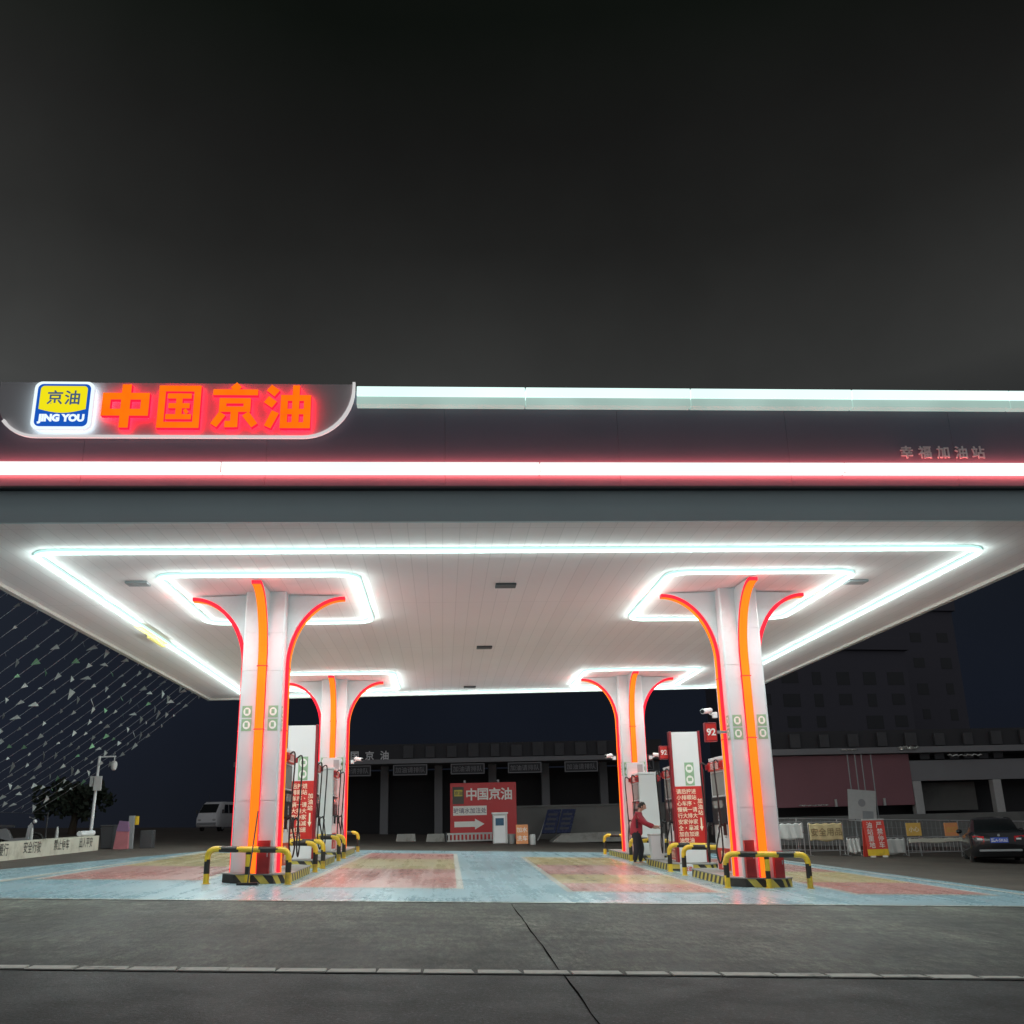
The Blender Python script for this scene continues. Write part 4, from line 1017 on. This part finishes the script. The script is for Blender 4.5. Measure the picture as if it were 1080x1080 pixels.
for sy in (-1, 1):
    for a_, c_ in ((-1.55, -.75), (-.6, .55), (.7, 2.1)):
        MB().prism([(a_, sy*.985, 1.38), (c_, sy*.985, 1.38), (c_, sy*.90, 2.05), (a_+(.25 if a_ < -1 else 0), sy*.90, 2.05)], (0, sy*.02, 0)).build('side_window', M['glass'], bus)
    MB().ball((-2.48, sy*.62, .88), .05, .16, .09).build('headlight', M['lightgrey'], bus, smooth=True)
    MB().box(-2.1, -1.98, sy*1.12-.06, sy*1.12+.06, 1.35, 1.65, .02).build('mirror', M['darkgrey'], bus)
    for xw in (-1.5, 1.5):
        w_ = MB(); pt = [(xw+.26*math.cos(2*PI*i/20), sy*.86, .33+.26*math.sin(2*PI*i/20)) for i in range(20)]; w_.tube(pt, .08, 8, closed=True)
        wo = w_.build('wheel', M['rubber'], bus, smooth=True); MB().tube([(xw, sy*.80, .33), (xw, sy*.93, .33)], .2, 14).build('rim', M['grey'], wo)
MB().box(-2.56, -2.44, -.8, .8, .5, .68, .03).build('bumper', M['grey'], bus)
MB().tube([(-1.5, .4, 2.25), (-1.4, .4, 3.1)], .012, 6).build('aerial', M['darkgrey'], bus)

# ------------------------------------------------------------------ centre background
bx, by = 1.98, 50
o = thing('billboard', 'red billboard with white characters and arrow beyond the forecourt', 'billboard', (bx, by, gz(bx, by)))
gb = gz(bx, by)
MB().box(-1.62, 1.62, 0, .14, .78-gb, 3.42-gb+0, .01).build('board', M['bill_red'], o)
for x in (-.9, .75): MB().box(x-.05, x+.05, .142, .24, -.1, 2.9).build('post', M['grey'], o)
zt = 3.42-gb
t = MB(); 
for ch, xc in zip('中国京油', (-.58, -.02, .56, 1.13)): put_text(t, ch, .60, (xc, -.008, zt-.54), off=.014, ext=.004)
t.build('board_character', M['paper'], o)
e_ = MB().box(-1.50, -.95, -.012, -.003, zt-.98, zt-.18).build('emblem', M['bill_green'], o)
MB().box(-1.42, -1.02, -.018, -.0125, zt-.62, zt-.32).build('emblem_field', M['bill_yellow'], e_)
t = MB(); put_text(t, '京油', .2, (-1.22, -.02, zt-.47), off=.003); t.build('emblem_character', M['bill_green'], e_)
pn = MB().box(-1.48, .16, -.010, -.003, zt-1.52, zt-1.08).build('white_panel', M['paper'], o)
t = MB(); put_text(t, '玻璃水加注处', .27, (-.66, -.014, zt-1.30), off=.002); t.build('panel_lettering', M['purple_print'], pn)
ar = [(-1.42, zt-1.80), (-.42, zt-1.80), (-.42, zt-1.68), (.04, zt-1.93), (-.42, zt-2.18), (-.42, zt-2.06), (-1.42, zt-2.06)]
MB().prism([(x, -.010, z) for x, z in ar], (0, .006, 0)).build('arrow', M['paper'], o)
bx, by = 2.57, 47
o = thing('service_kiosk', 'white upright machine with blue screen in front of red billboard', 'kiosk', (bx, by, gz(bx, by)))
MB().box(-.30, .36, -.25, .3, .02, 1.30, .02).build('kiosk_body', M['lightgrey'], o)
MB().box(-.24, .26, -.27, -.253, .05, 1.22, .01).build('front_panel', M['white'], o)
MB().box(-.18, .20, -.282, -.272, .80, 1.12, .004).build('screen', M['screenblue'], o)
MB().box(-.34, .40, -.30, .34, 1.302, 1.37, .015).build('roof_cap', M['white'], o)
bx, by = 3.55, 46.2
o = thing('price_board', 'small orange board on the ground right of white machine', 'board', (bx, by, gz(bx, by)))
MB().box(-.27, .27, 0, .05, .04, .86, .008).build('board', M['orange_board'], o)
t = MB()
for r_, st in enumerate(('加水', '洗车')): put_text(t, st, .24, (0, -.004, .64-r_*.36), off=.003)
t.build('lettering', M['paper'], o)
MB().box(-.2, .2, .055, .3, 0, .05).build('foot', M['darkgrey'], o)
tag(MB().lathe([(.13, 0), (.15, .05), (.14, .4), (.1, .45)], 0, 0, 14).build('bucket', M['lightgrey'], None, True, (4.03, 46.4, gz(4.03, 46.4))), 'small pale bucket on ground right of orange board', 'bucket')
tag(MB().lathe([(.14, 0), (.16, .05), (.2, .42), (.21, .44)], 0, 0, 14).build('bucket', M['cloth_w'], None, True, (3.12, 47.2, gz(3.12, 47.2))), 'white bucket on ground between white machine and orange board', 'bucket')
# low white fence and kerb blocks before the billboard
bx, by = 1.35, 48.8
o = thing('low_fence', 'low white railing fence at the foot of red billboard', 'fence', (bx, by, gz(bx, by)))
MB().box(-1.15, 1.15, -.03, .03, .36, .44, .01).box(-1.15, 1.15, -.03, .03, .06, .12, .01).build('rail', M['lightgrey'], o)
for i in range(13): MB().box(-1.1+i*.18, -1.02+i*.18, -.02, .02, .122, .358).build('bar', M['lightgrey'], o)
for x in (-1.18, 1.18): MB().box(x-.03, x+.03, -.035, .035, 0, .5).build('post', M['darkgrey'], o)
for (bx, w, h), lab in zip(((-1.75, .95, .34), (-.35, .9, .36)), ('low pale concrete block lying apart left of the billboard', 'low pale concrete block at left end of the railing')):
    by = 49.4
    tag(MB().loft([[(-w/2, -.2, 0), (w/2, -.2, 0), (w/2, .2, 0), (-w/2, .2, 0)], [(-w/2*.85, -.12, h), (w/2*.9, -.12, h), (w/2*.9, .12, h), (-w/2*.85, .12, h)]]).build('concrete_block', M['concrete'], None, False, (bx, by, gz(bx, by)+.0)), lab, 'concrete block', 'pale concrete blocks')
# long concrete wall, ramp slab and tilted panel
wx_, wy_ = 7.8, 56
o = thing('concrete_wall', 'long grey concrete retaining wall below the toll roof', 'wall', (wx_, wy_, gz(wx_, wy_)))
MB().box(-4.3, 5.2, 0, .3, -.1, 1.75, .01).build('wall_body', M['wallgrey'], o)
MB().box(-4.35, 5.25, -.05, .35, 1.752, 1.85, .01).build('coping', M['wallgrey'], o)
bx, by = 6.8, 51.5
tag(MB().loft([[(-1.5, -.9, 0), (2.2, -.9, 0), (2.2, .9, 0), (-1.5, .9, 0)], [(-.9, -.6, .42), (2.0, -.6, .46), (2.0, .8, .46), (-.9, .8, .42)]]).build('ramp', M['concrete'], None, False, (bx, by, gz(bx, by)), ), 'pale sloping concrete loading ramp below the grey wall', 'ramp')
bx, by = 5.6, 53.2
o = thing('solar_panel', 'dark navy panels tilted back on a pale frame before the wall', 'solar panel', (bx, by, gz(bx, by)+.0))
Tm = Matrix.Translation((0, 0, .35)) @ Matrix.Rotation(R(52), 4, 'X')
for x in (-.5, .28): 
    p_ = MB().box(x, x+.72, 0, 1.5, 0, .05, .004, M=Matrix.Translation((0, 0, .35)) @ Matrix(((1, .5, 0, 0), (0, 1, 0, 0), (0, 0, 1, 0), (0, 0, 0, 1))) @ Matrix.Rotation(R(52), 4, 'X')).build('panel', M['navy'], o)
    t = MB()
    for r_ in range(4): t.box(x+.12+.0*r_, x+.60, .2+r_*.3, .34+r_*.3, .052, .056, M=Matrix.Translation((0, 0, .35)) @ Matrix(((1, .5, 0, 0), (0, 1, 0, 0), (0, 0, 1, 0), (0, 0, 0, 1))) @ Matrix.Rotation(R(52), 4, 'X'))
    t.build('cell_row', M['plaza_dim'], p_)
MB().tube([(-.75, -.1, 0), (-.55, 0, .34), (.0, .95, 1.55)], .03, 8).tube([(.55, -.1, 0), (.72, .0, .34)], .03, 8).build('frame', M['lightgrey'], o)
# toll plaza roof
tx, ty = 3, 70
o = thing('toll_plaza', 'long unlit toll plaza roof on columns across the background', 'toll plaza', (tx, ty, gz(tx, ty)))
gzb = gz(tx, ty)
def P_(x, z): return (x-tx, z-gzb)
b_ = MB().box(-14-tx, 15.6-tx, -1, 6, 5.55-gzb, 5.85-gzb, .02); b_.build('roof_beam', M['plaza'], o)
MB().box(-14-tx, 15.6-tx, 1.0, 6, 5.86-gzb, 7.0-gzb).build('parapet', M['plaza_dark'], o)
for x in (-11.6, -7.9, -4.06, -.3, 3.5, 7.25, 11.4, 15.2):
    c_ = MB().box(x-tx-.28, x-tx+.28, 1.5, 2.1, -1.0, 5.54-gzb, .03); c_.build('column', M['plaza'], o)
for i, x in enumerate((-9.8, -6.0, -2.2, 1.7, 5.6, 9.5, 13.4)):
    fr_ = MB()
    x0, x1, z0, z1 = x-tx-1.15, x-tx+1.15, 4.78-gzb, 5.48-gzb
    fr_.box(x0, x1, -.9, -.8, z0, z1, .01)
    sg_ = fr_.build('lane_sign', M['plaza_dark'], o)
    f2 = MB(); f2.box(x0, x1, -.93, -.905, z0, z0+.07).box(x0, x1, -.93, -.905, z1-.07, z1).box(x0, x0+.07, -.93, -.905, z0+.075, z1-.075).box(x1-.07, x1, -.93, -.905, z0+.075, z1-.075)
    f2.build('sign_frame', M['plaza'], sg_)
    t = MB()
    for k in range(5): put_text(t, '加油请排队'[k], .40, (x0+.33+k*.41, -.905, (z0+z1)/2), off=.003)
    t.build('sign_lettering', M['plaza'], sg_)
for ch, x in zip('中国京油', (-6.95, -5.95, -4.95, -3.95)):
    t = MB(); put_text(t, ch, .62, (x-tx, -1.03, 6.12-gzb), off=.012, ext=.03); t.build('roof_character', M['sign_rim'], o)
for i in range(11):
    x = -2.4+i*1.52
    w_ = random.uniform(.28, .42); MB().box(x-tx-w_, x-tx+w_, .80, .98, 6.02-gzb, 6.02-gzb+random.uniform(.75, .95), .03).build('parapet_plate', M['plaza_dim'], o)
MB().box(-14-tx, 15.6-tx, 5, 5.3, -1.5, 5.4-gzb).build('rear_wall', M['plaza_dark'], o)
# lamp-like small dark trees and tower blocks beyond
def tower(x, y, w, d, h, nx, nz, label):
    o = thing('tower_block', label, 'building', (x, y, gz(x, y)), R(6), 'dark tower blocks at right')
    MB().box(-w/2, w/2, 0, d, -2, h, .05).build('wall', M['bldg'], o)
    MB().box(-w/2-.4, w/2+.4, -.4, d+.4, h+.01, h+1.5, .05).build('parapet', M['bldg'], o)
    for i in range(nx):
        for k in range(nz):
            px_ = -w/2+w*(i+.5)/nx; pz_ = 6+(h-8)*(k+.5)/nz
            if random.random() < .2: continue
            q_ = random.choice((.55, .8, .8, 1.05)); wv = MB().box(px_-q_, px_+q_, -.03, -.01, pz_-random.choice((.6, .8)), pz_+.7); wv.build('window', M['bldg_win'], o)
    return o
tower(45, 112, 20, 14, 20.6, 6, 5, 'unlit wide tower block with parapet at right behind canopy')
tower(64, 128, 12, 14, 28.5, 3, 6, 'taller unlit tower block behind the wide one, far right')
# ------------------------------------------------------------------ right background
rx, ry = 24, 50
o = thing('roadside_shed', 'long roadside shed with dark red hoarding and grey shutter panels', 'shed', (rx, ry, gz(rx, ry)))
gs = gz(rx, ry)
def rz_(z): return z-gs
MB().box(-8.2, -.3, 0, .3, rz_(1.9), rz_(4.38), .01).build('red_hoarding', M['wall_red'], o)
MB().box(-8.4, 12, -.3, 5, rz_(4.42), rz_(4.72), .02).build('roof_beam', M['plaza'], o)
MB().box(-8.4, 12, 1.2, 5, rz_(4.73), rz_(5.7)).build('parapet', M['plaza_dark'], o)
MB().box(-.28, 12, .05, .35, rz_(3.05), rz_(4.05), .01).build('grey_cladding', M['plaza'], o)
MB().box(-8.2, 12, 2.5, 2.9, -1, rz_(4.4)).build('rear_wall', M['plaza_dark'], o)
for x in (-.05, 4.15): MB().box(x-.22, x+.22, 0, .4, -.1, rz_(3.04), .02).build('pillar', M['lightgrey'], o)
MB().box(.3, 3.8, 1.6, 1.7, rz_(1.6), rz_(3.0)).build('inner_panel', M['wallgrey'], o)
MB().box(-8.2, 12, -.35, -.1, -.5, rz_(1.45), .02).build('base_wall', M['wallgrey'], o)
for i in range(12):
    x = -7.3+i*1.55
    w_ = random.uniform(.22, .34); MB().box(x-w_, x+w_, 1.0, 1.18, rz_(4.85), rz_(4.85)+random.uniform(.6, .75), .03).build('parapet_plate', M['plaza_dim'], o)
for i in range(6):
    x = .3+i*.78; MB().box(x, x+.5, -.02, .03, rz_(4.1), rz_(4.38)).build('vent_opening', M['plaza_dark'], o)
def crumple(name, x0, x1, z, parent, amp=.06, th=.06):
    P = []; n = 26
    mb = MB(); prev = None
    for i in range(n+1):
        x = x0+(x1-x0)*i/n; P.append((x, -.34+.03*math.sin(i*1.7), z+amp*math.sin(i*1.3)*.6+random.uniform(-amp, amp)*.5))
    mb.tube(P, [th*(.5+.5*random.random()) for _ in P], 5); return mb.build(name, M['silver'], parent)
crumple('crumpled_flashing', -.9, .1, rz_(4.66), o, .05, .09)
crumple('crumpled_flashing', -6.4, -4.9, rz_(1.98), o, .01, .035)
crumple('crumpled_flashing', -3.9, -3.1, rz_(4.62), o, .02, .04)
crumple('crumpled_flashing', 1.6, 3.4, rz_(4.25), o, .05, .045)
for x in (-4.4, -1.9): MB().box(x-.05, x+.05, -.12, -.02, rz_(1.9), rz_(2.25)).build('bracket', M['lightgrey'], o)
# white board on scaffold poles
bx, by = 18.85, 45
o = thing('scaffold_board', 'tilted pale board with faint emblem hung on thin scaffold poles', 'board', (bx, by, gz(bx, by)))
for x in (-.35, 0, .3, .75): MB().tube([(x, .12, -.05), (x+.0, .12, 4.1)], .03, 8).build('pole', M['grey'], o)
Rb = Matrix.Translation((0, 0, 1.85)) @ Matrix.Rotation(R(5), 4, 'Y')
br = MB().box(-.64, .64, -.03, .03, -.68, .68, .005, M=Rb).build('board', M['lightgrey'], o)
mk = MB(); mk.prism([Rb @ Vector((-.02+.17*math.cos(2*PI*i/20), -.036, .12+.17*math.sin(2*PI*i/20))) for i in range(20)], (0, .004, 0)); mk.box(.0, .5, -.036, -.031, -.6, -.22, M=Rb); mk.build('faint_emblem', M['grey'], br)
# wire fence along the right side
fx0, fx1, fy = 11.6, 22.5, 37.6
o = thing('wire_fence', 'long metal rail fence carrying cloths and boards at right', 'fence', (17, fy, gz(17, fy)))
def fz(x): return gz(x, fy)-gz(17, fy)
MB().tube([(fx0-17, 0, fz(fx0)+1.28), (fx1-17, 0, fz(fx1)+1.28)], .02, 8).tube([(fx0-17, 0, fz(fx0)+.18), (fx1-17, 0, fz(fx1)+.18)], .018, 8).build('rail', M['steel'], o, smooth=True)
x = fx0
while x <= fx1:
    MB().tube([(x-17, 0, fz(x)), (x-17, 0, fz(x)+1.3)], .024, 8).build('post', M['steel'], o, smooth=True); x += 1.55
mb = MB(); x = fx0+.1
while x < fx1: mb.tube([(x-17, 0, fz(x)+.2), (x-17, 0, fz(x)+1.26)], .0045, 4); x += .17
for h_ in (.45, .72, 1.0): mb.tube([(fx0-17, .006, fz(fx0)+h_), (fx1-17, .006, fz(fx1)+h_)], .0045, 4)
mb.build('wire_mesh', M['grey'], o)
def cloth(x0, x1, z0, z1, m, label, txt=None, y=37.25, amp=.03):
    zm = gz((x0+x1)/2, y); xm = (x0+x1)/2
    o = thing('cloth_barrier', label, 'barrier', (xm, y, zm), group='crowd barriers along the fence')
    w = (x1-x0)/2
    fr = MB(); fr.tube(bent([(-w, 0, 0), (-w, 0, z1+.03), (w, 0, z1+.03), (w, 0, 0)], .1), .02, 8); fr.tube([(-w, 0, .17), (w, 0, .17)], .016, 8)
    for x_ in (-w, w): fr.tube([(x_, -.25, .015), (x_, .25, .015)], .02, 6)
    fr.build('frame', M['steel'], o, smooth=True)
    br_ = MB(); n = int((x1-x0)/.14)
    for i in range(1, n): br_.tube([(-w+2*w*i/n, 0, .17), (-w+2*w*i/n, 0, z1+.02)], .008, 6)
    br_.build('bars', M['steel'], o)
    if m:
        c = MB(); NX, NZ = 28, 8; g_ = []
        for j in range(NZ+1):
            row = []
            for i in range(NX+1):
                u = i/NX; v = j/NZ
                row.append(c.bm.verts.new((-w*.96+2*w*.96*u, -.03-amp*(.5+.5*math.sin(u*19+v*2+x0))*(1-v*.6), z0+(z1-z0)*v+.03*math.sin(u*PI*3)*(v < .01)-.03*(v > .99)*math.sin(u*PI*4)**2)))
            g_.append(row)
        for j in range(NZ):
            for i in range(NX): c._f([g_[j][i], g_[j][i+1], g_[j+1][i+1], g_[j+1][i]])
        co = c.build('cloth', m, o, smooth=True); sm_ = co.modifiers.new('thick', 'SOLIDIFY'); sm_.thickness = .006
        if txt:
            t = MB(); put_text(t, txt, .30, (0, -.075, (z0+z1)/2), off=.003); t.build('lettering', M['tan_print'], co)
cloth(12.2, 13.25, .55, 1.12, M['cloth_w'], 'crowd barrier with white cloth right of front right column')
cloth(13.45, 14.75, .52, 1.14, M['cloth_y'], 'crowd barrier with tan lettered cloth left of red stand', '安全用品')
cloth(14.85, 15.35, .1, .62, M['cloth_w'], 'narrow low barrier with pale cloth left of red stand')
cloth(15.95, 17.05, .08, .62, M['cloth_w'], 'low barrier with pale cloth right of red stand')
cloth(17.15, 19.35, .5, .66, M['wallwhite'], 'long bare barrier with one pale board left of black car')
# red stand sign
bx, by = 15.5, 36.2
o = thing('stand_sign', 'red folding stand sign with white characters and yellow foot', 'sign', (bx, by, gz(bx, by)))
zg = 0
MB().loft([[(-.38, -.12, .28), (.38, -.12, .28), (.38, -.09, .28), (-.38, -.09, .28)], [(-.38, 0, 1.26), (.38, 0, 1.26), (.38, .03, 1.26), (-.38, .03, 1.26)]]).build('front_board', M['sign_red'], o)
MB().loft([[(-.38, .30, .02), (.38, .30, .02), (.38, .33, .02), (-.38, .33, .02)], [(-.38, .04, 1.26), (.38, .04, 1.26), (.38, .07, 1.26), (-.38, .07, 1.26)]]).build('rear_board', M['sign_red'], o)
MB().loft([[(-.38, -.16, .06), (.38, -.16, .06), (.38, -.12, .06), (-.38, -.12, .06)], [(-.38, -.124, .275), (.38, -.124, .275), (.38, -.094, .275), (-.38, -.094, .275)]]).build('foot_board', M['yellow'], o)
MB().box(-.3, -.14, -.2, -.1, 0, .06).box(.14, .3, -.2, -.1, 0, .06).build('foot', M['paper'], o)
MB().box(-.40, .40, -.01, .08, 1.262, 1.31, .006).build('top_bar', M['lightgrey'], o)
t = MB()
for ci, st in enumerate(('油站重地', '严禁停车')):
    for k, ch in enumerate(st):
        zz = 1.10-k*.225; put_text(t, ch, .23, (-.19+ci*.36, -.026-.12*(1.26-zz)/.98, zz), off=.002)
t.build('sign_character', M['paper'], o)
for (x, w, h, m, st), lab in zip(((17.55, .56, .46, 'amber_board', '小心'), (19.0, .52, .48, 'orange_board', '出口')), ('small amber board tied to the fence, left of two', 'small orange board tied to the fence beside black car')):
    y = 37.45; zg = gz(x, y)
    o = thing('fence_board', lab, 'sign', (x, y, zg+.72), group='small boards on the fence')
    MB().box(-w/2, w/2, -.02, .02, 0, h, .006).build('board', M[m], o)
    t = MB(); put_text(t, st, .2, (0, -.024, h/2), off=.004); t.build('lettering', M['cream_print'] if m != 'orange_board' else M['amber_board'], o)
# ------------------------------------------------------------------ dark trees beyond the left side
def tree(x, y, h, r, label):
    o = thing('tree', label, 'tree', (x, y, gz(x, y)))
    t = MB(); t.tube([(0, 0, -.2), (.1, .05, h*.3), (-.05, .1, h*.6), (.05, 0, h*.85)], [.22, .17, .1, .04], 10)
    for k in range(7):
        a = k*2.4; z0 = h*(.32+.07*k); t.tube([(0, 0, z0), (r*.4*math.cos(a), r*.4*math.sin(a), z0+h*.1), (r*.75*math.cos(a), r*.75*math.sin(a), z0+h*.16)], [.08, .05, .02], 6)
    t.build('trunk', M['bark'], o, smooth=True)
    c = MB()
    cl = [(random.gauss(0, r*.42), random.gauss(0, r*.42), h*random.uniform(.38, .98), random.uniform(.5, 1.0)*r*.42) for _ in range(26)]
    for bx_, by_, bz_, br__ in cl:
        for _ in range(60):
            d = Vector((random.gauss(0, 1), random.gauss(0, 1), random.gauss(0, .8))).normalized()*br__*random.uniform(.5, 1.05)
            p = Vector((bx_, by_, bz_))+d; u = Vector((random.gauss(0, 1), random.gauss(0, 1), random.gauss(0, 1))).normalized(); v = u.orthogonal(); s_ = random.uniform(.10, .2)
            c.poly([p-u*s_, p+v*s_*.5, p+u*s_, p-v*s_*.5])
    c.build('crown', M['leaf'], o)
tree(-19.6, 56, 2.7, 1.5, 'low dark bushy tree behind the camera pole')


# ------------------------------------------------------------------ sky
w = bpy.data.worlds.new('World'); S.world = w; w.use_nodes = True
nt = w.node_tree; N = nt.nodes.new; L = nt.links.new; bg = nt.nodes['Background']
tc = N('ShaderNodeTexCoord'); sp = N('ShaderNodeSeparateXYZ'); L(tc.outputs['Generated'], sp.inputs[0])
nz = N('ShaderNodeTexNoise'); nz.inputs['Scale'].default_value = 2.2; nz.inputs['Detail'].default_value = 5; L(tc.outputs['Generated'], nz.inputs['Vector'])
ma = N('ShaderNodeMath'); ma.operation = 'MULTIPLY_ADD'; ma.inputs[1].default_value = .05; L(nz.outputs['Fac'], ma.inputs[0])
sb = N('ShaderNodeMath'); sb.operation = 'SUBTRACT'; sb.inputs[1].default_value = .025; L(sp.outputs['Z'], ma.inputs[2]); L(ma.outputs[0], sb.inputs[0])
rp = N('ShaderNodeValToRGB'); L(sb.outputs[0], rp.inputs['Fac'])
stops = [(0.0, (.0065, .0078, .0115)), (.10, (.0065, .0085, .014)), (.24, (.0075, .0095, .014)), (.40, (.036, .037, .036)), (.46, (.026, .0265, .0255)), (.54, (.0150, .0152, .0145)), (.62, (.0095, .0097, .0092)), (.70, (.0045, .0058, .0046))]
e = rp.color_ramp.elements; e[0].position, e[0].color = stops[0][0], (*stops[0][1], 1); e[1].position, e[1].color = stops[-1][0], (*stops[-1][1], 1)
for p, c in stops[1:-1]:
    k = e.new(p); k.color = (*c, 1)
n3 = N('ShaderNodeTexNoise'); n3.inputs['Scale'].default_value = 3.5; n3.inputs['Detail'].default_value = 6; L(tc.outputs['Generated'], n3.inputs['Vector'])
v3 = N('ShaderNodeMapRange'); v3.inputs['From Min'].default_value = .3; v3.inputs['From Max'].default_value = .7; v3.inputs['To Min'].default_value = .82; v3.inputs['To Max'].default_value = 1.18; L(n3.outputs['Fac'], v3.inputs['Value'])
lf = N('ShaderNodeMapRange'); lf.interpolation_type = 'SMOOTHSTEP'; lf.inputs['From Min'].default_value = -.12; lf.inputs['From Max'].default_value = -.46; lf.inputs['To Min'].default_value = 1.0; lf.inputs['To Max'].default_value = 1.75; L(sp.outputs['X'], lf.inputs['Value'])
vm = N('ShaderNodeMath'); vm.operation = 'MULTIPLY'; L(v3.outputs['Result'], vm.inputs[0]); L(lf.outputs['Result'], vm.inputs[1])
vs = N('ShaderNodeVectorMath'); vs.operation = 'SCALE'; L(rp.outputs['Color'], vs.inputs[0]); L(vm.outputs[0], vs.inputs['Scale'])
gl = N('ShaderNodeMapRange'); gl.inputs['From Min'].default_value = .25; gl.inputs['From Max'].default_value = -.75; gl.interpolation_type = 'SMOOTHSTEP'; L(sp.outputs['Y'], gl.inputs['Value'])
mx = N('ShaderNodeMix'); mx.data_type = 'RGBA'; L(gl.outputs['Result'], mx.inputs['Factor']); L(vs.outputs[0], mx.inputs['A']); mx.inputs['B'].default_value = (.20, .205, .215, 1)   # added sky glow behind the camera, brightens fascia, yard and background fronts
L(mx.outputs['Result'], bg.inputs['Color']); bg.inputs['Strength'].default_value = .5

# ------------------------------------------------------------------ camera
cam = bpy.data.cameras.new('camera'); co = bpy.data.objects.new('camera', cam); C.objects.link(co); S.camera = co
cam.sensor_width = 36; cam.sensor_fit = 'HORIZONTAL'; cam.lens = 36*1035/1080; cam.clip_start = .1; cam.clip_end = 3000
F = 1035.0
dY = Vector((467-540, 540-872, -F)).normalized(); dZ = Vector((460-540, 540+2705, -F)); dZ = (dZ-dY*dZ.dot(dY)).normalized(); dX = dY.cross(dZ)
co.matrix_world = Matrix(((dX.x, dX.y, dX.z, 0), (dY.x, dY.y, dY.z, 0), (dZ.x, dZ.y, dZ.z, 1.4), (0, 0, 0, 1)))

# ------------------------------------------------------------------ render settings
S.render.engine = 'CYCLES'
S.cycles.use_denoising = True
S.cycles.max_bounces = 6; S.cycles.diffuse_bounces = 4; S.cycles.glossy_bounces = 3
S.cycles.sample_clamp_indirect = 6
S.view_settings.view_transform = 'Standard'; S.view_settings.look = 'None'
S.view_settings.exposure = 1.0; S.view_settings.gamma = 1
